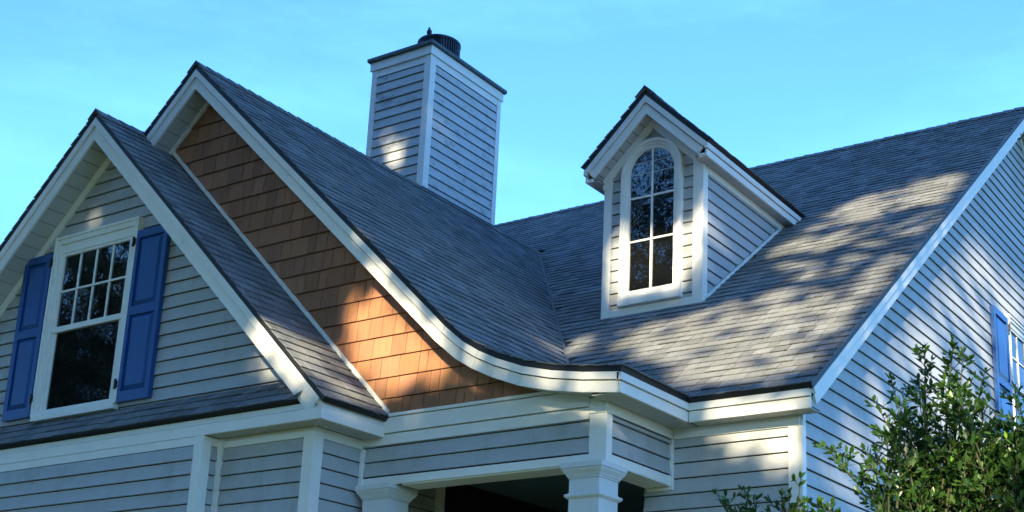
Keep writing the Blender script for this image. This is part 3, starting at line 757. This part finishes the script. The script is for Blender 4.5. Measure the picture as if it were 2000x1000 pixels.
# frieze along the dormer rake and side
f0, f1 = offs(DR, .127), offs(DR, .205)
xl_, xr_ = dx0 - .02, dx1 + .024
lin = lambda f, x: f[1][1] - sd_ * abs(x - xd)
obj('frieze_board', prism([(xl_, lin(f0, xl_)), f0[1], f1[1], (xl_, lin(f1, xl_))], Fdw, 0, .034), TRIM, dw)
obj('frieze_board', prism([(xr_, lin(f0, xr_)), f0[1], f1[1], (xr_, lin(f1, xr_))], Fdw, 0, .034), TRIM, dw)
sp = [(yd + .072, 3.93), (yd + .072, zso - .06), (yy + .02, zso - .06), (ym + (zso - .06 - ze) / sm + .05, zso - .06)]
bl = lambda y: z_main(y) + .10
y0s = yd + .072; y1s = ym + (zso - .065 - .10 - ze) / sm
siding(dw, right(dx1), [(y0s, bl(y0s)), (y0s, zso - .065), (y1s, zso - .065)], 5.0513)
siding(dw, lambda s, z, d: (dx0 - d, s, z), [(y0s, bl(y0s)), (y0s, zso - .065), (y1s, zso - .065)], 5.0513)
ybk = ym + (zso - ze) / sm - .06
obj('frieze_board', box(dx1, dx1 + .022, yd + .071, ybk, zso - .064, zso + .001), TRIM, dw)
obj('flashing_strip', prism([(yd + .02, bl(yd + .02) - .045), (y1s + .06, bl(y1s + .06) - .045), (y1s + .06, bl(y1s + .06) - .008), (yd + .02, bl(yd + .02) - .008)], right(dx1), 0, .024), TRIM, dw)
# arched dormer window
def arch(r, zb, half=None, n=20):
    pts = [(acx - r, zb), (acx + r, zb)] + [(acx + r * math.cos(t), AZ + r * math.sin(t)) for t in np.linspace(0, math.pi, n)]
    return pts
def ring(r0, r1, z0, F, d0, d1, n=22):
    out_ = []
    A = [(acx - r0, z0)] + [(acx - r0 * math.cos(t), AZ + r0 * math.sin(t)) for t in np.linspace(0, math.pi, n)] + [(acx + r0, z0)]
    B = [(acx - r1, z0)] + [(acx - r1 * math.cos(t), AZ + r1 * math.sin(t)) for t in np.linspace(0, math.pi, n)] + [(acx + r1, z0)]
    V = []; Fc_ = []
    for a, b in zip(A, B): V += [F(a[0], a[1], d0), F(b[0], b[1], d0), F(b[0], b[1], d1), F(a[0], a[1], d1)]
    for i in range(len(A) - 1):
        for k in range(4): Fc_.append((4 * i + k, 4 * i + (k + 1) % 4, 4 * i + 4 + (k + 1) % 4, 4 * i + 4 + k))
    Fc_ += [(3, 2, 1, 0), tuple(len(V) - 4 + k for k in range(4))]
    return V, Fc_
DW = obj('window', prism(arch(AR - .004, 4.13), Fdw, -.05, .016), SHEATH, H, 'tall round-topped dormer window')
obj('casing', ring(AR, AR - .032, 4.16, Fdw, .0, .06), TRIM, DW)
obj('casing', ring(AR - .0325, AR - .058, 4.185, Fdw, .0165, .046), TRIM, DW)
obj('sash', ring(AR - .0585, AR - .092, 4.185, Fdw, .0165, .034), TRIM, DW)
obj('sill', box(WX0 - .002, WX1 + .002, yd - .07, yd, 4.088, 4.158), TRIM, DW)
obj('sash_rail', box(WX0 + .03, WX1 - .03, yd - .044, yd - .017, 4.159, 4.2), TRIM, DW)
obj('sash_rail', box(WX0 + .058, WX1 - .058, yd - .0345, yd - .0172, 4.2005, 4.232), TRIM, DW)
gr_ = AR - .091
mz = [4.2325, 4.722, 5.162]
for sx in (-1, 1):
    for a, b in ((mz[0], mz[1]), (mz[1], mz[2])):
        x0, x1 = (acx - gr_, acx - .001) if sx < 0 else (acx + .001, acx + gr_)
        obj('pane', box(x0, x1, yd - .0185 - random.random() * .0008, yd - .0165, a + .001, b - .001), GLASS, DW)
    pts = [(acx + sx * .001, mz[2] + .001), (acx + sx * gr_, mz[2] + .001)] + [(acx + sx * gr_ * math.cos(t), AZ + gr_ * math.sin(t)) for t in np.linspace(0, math.pi / 2 - .005, 12)]
    obj('pane', prism(pts, Fdw, .0165, .0185 + (sx > 0) * .0004), GLASS, DW)
mw2 = .0095
obj('muntin', box(acx - mw2, acx + mw2, yd - .03, yd - .0195, 4.2325, AZ + gr_), TRIM, DW)
for z in mz[1:]:
    obj('muntin', box(acx - gr_, acx - mw2 - .0005, yd - .029, yd - .0195, z - mw2, z + mw2), TRIM, DW)
    obj('muntin', box(acx + mw2 + .0005, acx + gr_, yd - .029, yd - .0195, z - mw2, z + mw2), TRIM, DW)

flush_shingles(300)

# ------------------------------------------------------------------ small bird on the flue cap
def ell(c, r, tilt=0, n=12, m_=8):
    V = []; F = []
    for i in range(m_ + 1):
        t = math.pi * i / m_
        for k in range(n):
            a = 2 * math.pi * k / n
            x, y, z = r[0] * math.sin(t) * math.cos(a), r[1] * math.sin(t) * math.sin(a), r[2] * math.cos(t)
            x, z = x * math.cos(tilt) + z * math.sin(tilt), -x * math.sin(tilt) + z * math.cos(tilt)
            V.append((c[0] + x, c[1] + y, c[2] + z))
    for i in range(m_):
        for k in range(n): F.append((i * n + k, i * n + (k + 1) % n, (i + 1) * n + (k + 1) % n, (i + 1) * n + k))
    return V, F
bb = (fc[0] + .01, fc[1] - .21, fc[2] + .432)
bird = thing('bird', bb, 'small dark bird perched upright on the chimney flue cap', 'bird')
prof_b = [(.004, 0), (.018, .006), (.027, .022), (.029, .040), (.026, .058), (.017, .073), (.0125, .080), (.0145, .090), (.0125, .101), (.006, .108), (.001, .110)]
obj('body', lathe(prof_b, bb, 14), BIRDM, bird, smooth=True)
obj('beak', tube((bb[0] + .010, bb[1] - .006, bb[2] + .092), (bb[0] + .026, bb[1] - .014, bb[2] + .090), .004, .0006, 6), BLACKM, bird)
obj('tail', prism([(bb[0] - .010, bb[2] - .03), (bb[0] + .008, bb[2] - .03), (bb[0] + .010, bb[2] + .02), (bb[0] - .012, bb[2] + .02)], front(bb[1] + .02), 0, .006), BIRDM, bird)
for s_ in (-1, 1):
    obj('wing', ell((bb[0] + s_ * .024, bb[1] + .004, bb[2] + .042), (.007, .018, .032)), BIRDM, bird, smooth=True)
    obj('leg', tube((bb[0] + s_ * .009, bb[1], bb[2] - .012), (bb[0] + s_ * .009, bb[1], bb[2] + .008), .002, .002, 5), BLACKM, bird)
# ------------------------------------------------------------------ vegetation
LV = np.array([(0, 0, 0), (-.17, .30, .035), (-.20, .62, .045), (0, 1, -.02), (.20, .62, .045), (.17, .30, .035), (0, .32, 0), (0, .66, .01)])
LF = [(0, 6, 1), (1, 6, 7, 2), (2, 7, 3), (0, 5, 6), (6, 5, 4, 7), (7, 4, 3)]
STEM = mat('shrub_stem', (.045, .05, .025), .8, .2, .3, 20)
LMESH = []
for k in range(8):
    t = [.02, .12, .2, .3, .4, .5, .7, 1.0][k]
    me = bpy.data.meshes.new('leaf'); me.from_pydata(LV.tolist(), [], LF); me.materials.append(LEAF)
    at = me.color_attributes.new('tone', 'FLOAT_COLOR', 'POINT'); at.data.foreach_set('color', np.tile([t, t, t, 1], (len(LV), 1)).ravel())
    me.polygons.foreach_set('use_smooth', [True] * len(LF)); LMESH.append(me)
def leaf_frame(p, d, up, L, roll):
    y = d.normalized(); x = y.cross(up)
    if x.length < 1e-3: x = y.orthogonal()
    x.normalize(); z = x.cross(y)
    x2 = x * math.cos(roll) + z * math.sin(roll); z2 = x2.cross(y)
    return Matrix(((x2.x * L, y.x * L, z2.x * L, p.x), (x2.y * L, y.y * L, z2.y * L, p.y), (x2.z * L, y.z * L, z2.z * L, p.z), (0, 0, 0, 1)))
def rv(s=1.): return Vector((random.gauss(0, s), random.gauss(0, s), random.gauss(0, s)))
def sprig(tip, length, lean, stems, leaves, dens=1., LS=.056, young=0.):
    tip = Vector(tip); base = tip - Vector((lean[0], lean[1], 1)).normalized() * length
    mid = (tip + base) / 2 + rv(.018) * length * 2
    n = max(5, int(length / .05)); pts = []
    for i in range(n + 1):
        t = i / n; pts.append(base * (1 - t) ** 2 + mid * 2 * t * (1 - t) + tip * t * t)
    for a, b, i in zip(pts, pts[1:], range(n)):
        stems.append(tube(a, b, .0055 * (1 - i / n) + .0016, .0055 * (1 - (i + 1) / n) + .0014, 5))
    ang = random.random() * 6
    def put(p, d, L, tn):
        leaves.append((p, d, Vector((0, 0, 1)) + rv(.35), L, random.gauss(0, .5), tn))
    def tw(a, d, L, top):
        b = a + d * L; stems.append(tube(a, b, .0022, .0011, 4))
        k = max(3, int(L / .013)); aa = random.random() * 6
        for j in range(k):
            s = (j + .6) / k; p = a + d * L * s; aa += 2.4
            o = d.orthogonal().normalized(); q = d.cross(o)
            rad = o * math.cos(aa) + q * math.sin(aa)
            dd = (d * (.55 + .5 * s) + rad * .85 + Vector((0, 0, .25)) + rv(.12))
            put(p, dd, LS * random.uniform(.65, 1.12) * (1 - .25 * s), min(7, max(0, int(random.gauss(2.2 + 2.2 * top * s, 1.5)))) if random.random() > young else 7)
        for j in range(3):
            put(b, d + rv(.35), LS * random.uniform(.5, .8), min(7, int(random.uniform(2, 6))))
    for i in range(1, n):
        t = i / n
        for c in range(random.choice([1, 2])):
            if random.random() > dens: continue
            ang += 2.4 + random.gauss(0, .3)
            L = (.05 + .13 * (1 - t)) * random.uniform(.6, 1.3)
            d = Vector((math.cos(ang), math.sin(ang), random.uniform(.5, 1.1))).normalized()
            tw(pts[i], d, L, t)
    d = (pts[-1] - pts[-2]).normalized()
    tw(pts[-2], d, .05, 1)
def build_shrub(label, loc, tips, fill, nobj, group=None, LS=.056):
    S = thing('shrub', loc, label, 'shrub', group)
    stems = []; leaves = []
    for tip, L, lean in tips: sprig(tip, L, lean, stems, leaves, .95, LS, .01)
    for tip, L, lean in fill: sprig(tip, L, lean, stems, leaves, .9, LS, .015)
    # woody stems from the ground up to each sprig
    b0 = Vector(loc)
    for tip, L, lean in (tips + fill)[:26]:
        e = Vector(tip) - Vector((lean[0], lean[1], 1)).normalized() * L
        m_ = b0 * .4 + e * .6 + rv(.08); stems.append(tube(b0 + Vector((random.gauss(0, .05), random.gauss(0, .05), 0)), m_, .02, .013, 6)); stems.append(tube(m_, e, .013, .006, 6))
    obj('stem', join(stems), STEM, S)
    vis = []
    for l in leaves:
        p = l[0] + l[1].normalized() * l[3] * .5
        d = in_view(tuple(p), -5)
        vis.append(d if d else 99)
    order = np.argsort(vis)
    V = []; F = []; T = []
    for r_, i in enumerate(order):
        p, d, up, L, roll, tn = leaves[i]; Mx = leaf_frame(p, d, up, L, roll)
        if r_ < nobj and vis[i] < 90:
            o = bpy.data.objects.new('leaf', LMESH[tn]); C.objects.link(o); o.parent = S
            Mx.translation = p - WO[S]; o.matrix_local = Mx
        else:
            A = np.array(Mx); k = len(V) * 8
            V.append(LV @ A[:3, :3].T + A[:3, 3]); F += [tuple(q + k for q in f) for f in LF]
            t = [.02, .12, .2, .3, .4, .5, .7, 1.0][tn]; T.append(np.full(8, t))
    if V: obj('leaves', (np.concatenate(V), F), LEAF, S, kind='stuff', tone=np.concatenate(T), smooth=True)
    return S
# big shrub in front of the right end wall: leading shoots, then the dense body
tipsA = [((-1.910, 6.0, 1.948), .95, (.10, .05)), ((-2.048, 6.0, 1.927), .85, (-.02, 0)), ((-2.248, 6.05, 1.809), .75, (-.28, 0)), ((-1.85, 5.95, 1.867), .8, (.15, 0)),
         ((-1.77, 6.0, 1.77), .6, (.35, 0)), ((-1.777, 6.05, 1.646), .55, (.3, 0)), ((-2.309, 6.0, 1.699), .6, (-.5, 0)), ((-2.545, 5.95, 1.483), .55, (-.9, 0)), ((-1.754, 6.0, 1.523), .5, (.4, 0)),
         ((-2.362, 6.0, 1.465), .5, (-.4, 0)), ((-1.96, 6.1, 1.86), .9, (0, 0)), ((-2.12, 6.1, 1.80), .9, (-.1, 0)), ((-2.16, 5.9, 1.66), .6, (-.2, .1)), ((-2.24, 6.0, 1.58), .6, (-.25, 0)),
         ((-1.84, 5.9, 1.68), .6, (.15, 0)), ((-1.93, 5.9, 1.74), .7, (.05, 0)), ((-2.05, 5.95, 1.72), .7, (0, 0))]
fillA = []
random.seed(21)
for k in range(66):
    fx = random.uniform(-2.26, -1.66); c_ = 1 - ((fx + 1.98) / .52) ** 2
    z = random.uniform(1.15, 1.38 + .28 * max(0, c_)) 
    fillA.append(((fx, random.uniform(5.8, 6.5), z), random.uniform(.35, .6), (random.gauss(0, .25) + (fx + 2) * .4, random.gauss(0, .2))))
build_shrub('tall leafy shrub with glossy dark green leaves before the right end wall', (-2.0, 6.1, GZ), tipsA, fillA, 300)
random.seed(5)
tipsB = [((-2.696, 6.0, 1.353), .5, (.05, 0)), ((-2.798, 6.0, 1.272), .4, (-.2, 0)), ((-2.76, 6.0, 1.25), .4, (0, 0)), ((-2.62, 6.05, 1.24), .4, (.2, 0)), ((-2.56, 6.05, 1.22), .4, (.2, 0))]
build_shrub('slender shoots of a low shrub in front of the white corner post', (-2.72, 6.0, GZ), tipsB, [], 120)
tipsC = [((-2.981, 6.0, 1.31), .4, (.05, 0)), ((-3.11, 6.0, 1.297), .4, (-.25, 0)), ((-3.03, 6.0, 1.24), .35, (0, 0)), ((-2.94, 6.0, 1.23), .35, (.25, 0))]
build_shrub('leafy tip of a low shrub under the clapboard bay at the bottom edge', (-3.02, 6.0, GZ), tipsC, [], 120)
random.seed(9)
tipsD = [((-1.638, 6.0, 1.683), .6, (-.05, 0)), ((-1.60, 5.9, 1.60), .6, (-.02, 0)), ((-1.677, 6.0, 1.533), .45, (-.3, 0)), ((-1.55, 6.0, 1.66), .7, (0, 0)), ((-1.50, 6.0, 1.50), .5, (.1, 0)), ((-1.62, 5.95, 1.42), .5, (-.1, 0))]
fillD = [((random.uniform(-1.68, -1.35), random.uniform(5.8, 6.2), random.uniform(1.1, 1.5)), .45, (random.gauss(0, .2), 0)) for k in range(16)]
build_shrub('shrub shoots at the right edge in front of the end wall window', (-1.5, 6.0, GZ), tipsD, fillD, 200)

# ---- trees: leaf cards on limbs; the low sun comes through their gaps
def tree(label, base, height, leaf_pts, size, n_limb=14, name='tree', group=None, tf=.55, ok=None, inner=None):
    T = thing(name, base, label, 'tree', group)
    P = np.asarray(leaf_pts, float); n = len(P)
    c = P.mean(0); b = Vector(base); top = Vector((c[0], c[1], P[:, 2].min() + (P[:, 2].max() - P[:, 2].min()) * tf))
    segs = []; prev = b; r = .26
    for i in range(1, 9):
        t = i / 8; q = b.lerp(top, t) + Vector((math.sin(i * 1.7) * .12, math.cos(i * 2.1) * .12, 0)) * (t < 1)
        segs.append(tube(prev, q, r, r * .86, 10)); prev = q; r *= .86
    obj('trunk', join(segs), BARK, T)
    limbs = []
    for i in range(n_limb):
        for _ in range(40):
            e = Vector(P[rng.integers(n)].tolist()); s = b.lerp(top, random.uniform(.55, .98)); m_ = s.lerp(e, .5) + Vector((0, 0, .4))
            if ok is None or ok(s, m_, e): break
        limbs.append(tube(s, m_, .07, .04, 6)); limbs.append(tube(m_, e, .04, .01, 6))
    obj('limb', join(limbs), BARK, T)
    nrm = rng.normal(size=(n, 3)); nrm /= np.linalg.norm(nrm, axis=1)[:, None]
    u = np.cross(nrm, rng.normal(size=(n, 3))); u /= np.linalg.norm(u, axis=1)[:, None]; v = np.cross(nrm, u)
    s = size * rng.uniform(.6, 1.3, n)[:, None]
    if inner is not None:                                  # added blocking cards, turned to face the sun
        i_ = inner; u[i_] = e1 * np.cos(1.) + e2 * np.sin(1.) + rng.normal(0, .12, (i_.sum(), 3)); v[i_] = -e1 * np.sin(1.) + e2 * np.cos(1.); s[i_] = .2; v[i_] *= 1.7
    V = np.stack([P - u * s, P - v * s * .45 + u * s * .1, P + u * s, P + v * s * .45 + u * s * .1], 1).reshape(-1, 3)
    F = np.arange(4 * n).reshape(-1, 4).tolist()
    tone = np.repeat(rng.uniform(0, 1, n), 4)
    obj('crown', (V, F), TLEAF, T, kind='stuff', tone=tone)
    return T
e1 = np.array(SUN.cross(Vector((0, 0, 1))).normalized()); Sn = np.array(SUN); e2 = np.cross(e1, Sn)
GAPS = [  # crown openings shaped to drop sun patches on chosen parts of the house
   (1, [(3.98, 6.61), (3.78, 6.85), (3.56, 6.89), (3.28, 6.62), (2.92, 6.2), (2.66, 5.92), (2.81, 5.85), (3.04, 5.95), (3.27, 5.98), (3.35, 5.87), (3.53, 5.97), (3.72, 6.22)]),
   (1, [(3.78, 7.22), (3.25, 6.6), (2.71, 6.03), (2.27, 5.76), (1.44, 5.47), (1.44, 5.31), (1.86, 5.43), (2.7, 5.83), (3.38, 6.53)]),
   (0.75, [(4.23, 6.3), (4.11, 6.49), (3.66, 6.05), (3.42, 5.9), (3.59, 5.46), (4.02, 5.94)]),
   (1, [(4.62, 6.27), (4.52, 6.36), (4.25, 6.05), (4.6, 6.1)]),
   (1, [(4.51, 6.48), (4.18, 6.19), (3.69, 5.55), (3.87, 5.6), (4.28, 6.06)]),
   (0.9, [(3.35, 5.66), (3.31, 5.8), (3.06, 5.75), (3.18, 5.62)]),
   (1, [(1.07, 5.81), (0.16, 5.65), (0.16, 5.5), (1.07, 5.65)]),
   (1, [(0.83, 5.62), (0.25, 5.52), (0.25, 5.3), (0.49, 5.34), (0.57, 5.43), (0.76, 5.42), (0.85, 5.44), (0.76, 5.51)]),
   (0.5, [(0.87, 5.45), (0.34, 5.33), (0.34, 5.18), (0.72, 5.25)]),
   (1, [(-0.07, 10.02), (-0.39, 10.33), (-0.6, 9.72), (-0.45, 9.2), (-0.15, 9.09), (-0.01, 9.58)]),
   (1, [(-0.74, 10.53), (-0.86, 10.3), (-1.4, 10.17), (-1.22, 9.58), (-0.84, 9.31), (-0.7, 9.43)]),
   (0.3, [(0.72, 8.62), (-0.07, 10.12), (-0.82, 10.45), (-1.4, 10.17), (-1.07, 8.83), (-0.57, 7.97), (0.31, 7.76)]),
   (0.8, [(0.64, 9.04), (0.35, 9.33), (0.04, 9.0), (0.33, 8.65), (0.58, 8.75)]),
   (0.8, [(0.25, 8.28), (0.04, 8.21), (0.09, 7.88), (0.22, 7.9)]),
   (0.62, [(1.97, 7.12), (1.83, 7.65), (1.03, 7.69), (0.49, 7.88), (-0.08, 7.5), (-0.3, 7.88), (-0.58, 8.26), (-0.71, 8.16), (-0.27, 7.0), (-0.03, 6.18), (0.26, 5.76), (0.55, 5.77), (1.06, 5.91), (1.58, 6.7)]),
   (1, [(1.67, 7.25), (1.32, 7.35), (0.91, 7.3), (0.75, 7.03), (1.04, 6.91), (1.47, 6.86)]),
   (1, [(1.35, 7.62), (1.03, 7.72), (0.84, 7.57), (1.09, 7.41)]),
   (1, [(1.01, 6.62), (0.66, 6.86), (0.29, 6.77), (0.35, 6.38), (0.7, 6.21), (0.92, 6.08), (1.15, 6.38)]),
   (0.9, [(0.38, 7.29), (-0.04, 7.4), (-0.03, 7.03), (0.29, 6.88)]),
   (0.9, [(2.42, 7.29), (2.41, 7.59), (2.23, 7.68), (2.04, 7.7), (2.13, 7.2), (2.3, 7.12)]),
   (0.85, [(2.63, 7.24), (2.53, 7.4), (2.39, 7.24), (2.35, 7.08), (2.43, 6.9)]),
   (1, [(2.19, 8.81), (1.99, 8.89), (1.99, 8.59), (1.97, 8.16), (2.16, 8.17)]),
   (1, [(1.38, 8.77), (1.19, 8.8), (1.2, 8.19), (1.37, 8.06)]),
   (0.7, [(1.99, 8.74), (1.37, 8.68), (1.37, 8.11), (1.97, 8.16)]),
   (1, [(1.19, 8.8), (0.92, 8.98), (0.75, 9.08), (1.08, 8.56), (1.19, 8.47)]),
   (0.35, [(5.13, 11.36), (4.75, 11.3), (4.74, 10.86), (5.05, 10.85)]),
   (0.6, [(4.52, 11.48), (4.39, 11.45), (4.38, 11.01), (4.5, 11.06)]),
   (0.8, [(6.67, 8.08), (6.55, 8.15), (6.53, 7.85), (6.66, 7.85)]),
   (0.5, [(6.91, 7.36), (6.92, 7.73), (6.78, 7.32), (6.82, 7.07)]),
   (0.55, [(-0.01, 5.8), (-0.31, 6.8), (-0.81, 8.15), (-1.44, 9.84), (-2.2, 10.5), (-1.99, 7.79), (0.14, 5.1)]),
   (1, [(-1.1, 9.0), (-1.27, 9.43), (-2.19, 10.3), (-2.16, 9.91), (-1.25, 9.1)]),
   (0.8, [(-0.02, 6.17), (-0.27, 6.85), (-0.4, 7.14), (-0.06, 6.15)]),
   (0.9, [(-1.04, 8.91), (-1.37, 9.79), (-1.29, 9.5), (-1.1, 8.96)]),
   (0.35, [(4.32, 6.83), (4.09, 6.6), (3.86, 6.22), (4.28, 6.5)]),
]

GAPS.append((.5, [(-1.5, 2.8), (.6, 2.8), (.5, 4.7), (-1.6, 4.9)]))  # extra opening so that some sun reaches the shrub
def inside(px, py, poly):
    r = np.zeros(len(px), bool); n = len(poly)
    for i in range(n):
        x0, y0 = poly[i]; x1, y1 = poly[(i + 1) % n]
        c = ((y0 > py) != (y1 > py))
        with np.errstate(all='ignore'): r ^= c & (px < (x1 - x0) * (py - y0) / ((y1 - y0) or 1e-9) + x0)
    return r
N = 230000
pa = rng.uniform(-6.0, 13.5, N); pb = rng.uniform(2.6, 23.0, N)
ja = pa + rng.normal(0, .05, N); jb = pb + rng.normal(0, .05, N)
keep = np.ones(N, bool); rr = rng.uniform(0, 1, N)
# mottling inside thinned areas is clumped, not even
cl = np.sin(pa * 9 + 2 * np.sin(pb * 5)) * np.sin(pb * 11 + 1.5 * np.sin(pa * 7)) * .5 + .5
for w_, poly in GAPS:
    m_ = inside(ja, jb, poly)
    if w_ >= .99: keep &= ~m_
    else: keep &= ~(m_ & ((cl < w_ + .12) | (rr < w_ * .8)))
# ragged outline of the crowns
edge = (pa < -5.2 + .7 * np.sin(pb * 2.3)) | (pa > 12.6 + .6 * np.sin(pb * 1.9)) | (pb > 21 + 1.2 * np.sin(pa * 1.1))
keep &= ~edge
pa, pb = pa[keep], pb[keep]; pt_ = 9 + rng.uniform(0, 5, len(pa)) + np.sin(pa * 1.3) * .8 - np.clip(pb - 14, 0, 20) * .35
# an added grid of leaf cards so that no stray sun comes through between the gaps
ga_, gb_ = np.meshgrid(np.arange(-5.2, 12.4, .15), np.arange(3.0, 19.5, .15)); ga_ = ga_.ravel() + rng.uniform(-.03, .03, ga_.size); gb_ = gb_.ravel() + rng.uniform(-.03, .03, gb_.size)
k2 = np.ones(len(ga_), bool)
for w_, poly in GAPS:
    for dx_, dy_ in ((0, 0), (.13, 0), (-.13, 0), (0, .13), (0, -.13)): k2 &= ~inside(ga_ + dx_, gb_ + dy_, poly)
k2 &= ~((ga_ < -4.6 + .5 * np.sin(gb_ * 2.3)))
ga_, gb_ = ga_[k2], gb_[k2]
pa = np.concatenate([pa, ga_]); pb = np.concatenate([pb, gb_]); pt_ = np.concatenate([pt_, 12.5 + rng.uniform(-1, 1, len(ga_)) - np.clip(gb_ - 14, 0, 20) * .35])
n_inner = len(ga_)
PP = pa[:, None] * e1 + pb[:, None] * e2 + pt_[:, None] * Sn
def limb_ok(s, m_, e):
    P_ = np.array([s.lerp(m_, t) for t in np.linspace(0, 1, 70)] + [m_.lerp(e, t) for t in np.linspace(0, 1, 70)])
    A_, B_ = P_ @ e1, P_ @ e2
    return not any(inside(A_, B_, poly).any() for w_, poly in GAPS)
cent = [-2.3, 3.2, 9.2]
is_in = np.arange(len(pa)) >= len(pa) - n_inner
own = np.argmin(np.abs(pa[:, None] + .8 * np.sin(pb * 1.3)[:, None] - np.array(cent)), axis=1)
names = ['broad tree behind the viewer, nearest the right end wall', 'broad tree behind the viewer, the middle one of the sunward row', 'broad tree behind the viewer, facing the garage gable']
for k in range(3):
    q = PP[own == k]; c = q.mean(0); inner = is_in[own == k]
    tree(names[k], (float(c[0]), float(c[1]), GZ), 16, q, .15, tf=.10, ok=limb_ok, inner=inner)
# more trees round the garden, for window reflections and added to block skylight
def blob(c, r, n):
    K = 26; cs_ = rng.normal(size=(K, 3)); cs_ /= np.linalg.norm(cs_, axis=1)[:, None]; cs_ *= rng.uniform(.3, .95, K)[:, None] * np.array(r)
    i = rng.integers(K, size=n); p = cs_[i] + rng.normal(size=(n, 3)) * np.array(r) * .16
    return p + np.array(c)
for (x, y, h, r_, lab) in ((-21, -14, 25, 7, 'round-crowned tree across the garden, reflected in the dormer window'), (-32, -7, 21, 7, 'wide tree across the garden beyond the garage side'), (-14, -24, 22, 6.5, 'tall tree far across the garden behind the viewer'), (-25, -20, 15, 6, 'tall dark tree in the far corner of the garden'),
        (-9, -19, 17, 5.0, 'tall leafy tree behind the viewer on the garage side'), (-36, 6, 15, 7, 'wide dark tree well beyond the garage'), (19, -15, 16, 5.5, 'tall leafy tree behind the viewer on the right')):
    tree(lab, (x, y, GZ), h, blob((x, y, h * .62), (r_, r_, h * .42), 6500 if x == -21 else 7500 if x == -32 else 13000), .30 if x in (-21, -32) else .40)
hp = np.stack([rng.uniform(-22, 20, 15000), rng.normal(-17, .9, 15000), rng.uniform(GZ, 4.2, 15000)], 1)  # leafy screen added to cut bright horizon light under the crowns
hd = thing('added_hedge', (-1, -17, GZ), 'added leafy screen behind the viewer, blocking low skylight', 'added_hedge')
nn_ = rng.normal(size=hp.shape); nn_ /= np.linalg.norm(nn_, axis=1)[:, None]; uu_ = np.cross(nn_, rng.normal(size=hp.shape)); uu_ /= np.linalg.norm(uu_, axis=1)[:, None]; vv_ = np.cross(nn_, uu_)
obj('foliage', (np.stack([hp - uu_ * .3, hp - vv_ * .2, hp + uu_ * .3, hp + vv_ * .2], 1).reshape(-1, 3), np.arange(4 * len(hp)).reshape(-1, 4).tolist()), TLEAF, hd, kind='stuff', tone=np.repeat(rng.uniform(0, 1, len(hp)), 4))
# a tree just outside the frame on the right, one twig reaching into view
tw = thing('tree', (-.2, 6.2, GZ), 'slim tree at the right edge with one thin leafy twig near the roof soffit', 'tree')
st_ = []; lv_ = []
st_.append(tube((-.2, 6.2, GZ), (-.25, 6.2, 1.6), .06, .045, 8)); st_.append(tube((-.25, 6.2, 1.6), (-.5, 6.15, 3.0), .045, .02, 8))
obj('trunk', join(st_), BARK, tw); st_ = []
random.seed(3)
for (a, b) in (((-.5, 6.15, 2.9), (-1.5, 6.0, 2.93)),):
    a = Vector(a); b = Vector(b); st_.append(tube(a, b, .012, .002, 6))
    for j in range(40):
        t = .3 + .7 * j / 40; p = a.lerp(b, t); lv_.append((p, (b - a).normalized() * .6 + rv(.5), Vector((0, 0, 1)), .028 * random.uniform(.6, 1.1), random.gauss(0, .6), random.choice([1, 2, 3])))
for j in range(9):
    p = Vector((-1.5 - .006 * j, 6.0, 2.93 - .004 * j)); lv_.append((p, Vector((-1, 0, -.3)) + rv(.6), Vector((0, 0, 1)), .022, random.gauss(0, .6), 2))
obj('branch', join(st_), BARK, tw)
for p, d, up, L, roll, tn in lv_:
    o = bpy.data.objects.new('leaf', LMESH[tn]); C.objects.link(o); o.parent = tw; Mx = leaf_frame(p, d, up, L, roll); Mx.translation = p - WO[tw]; o.matrix_local = Mx
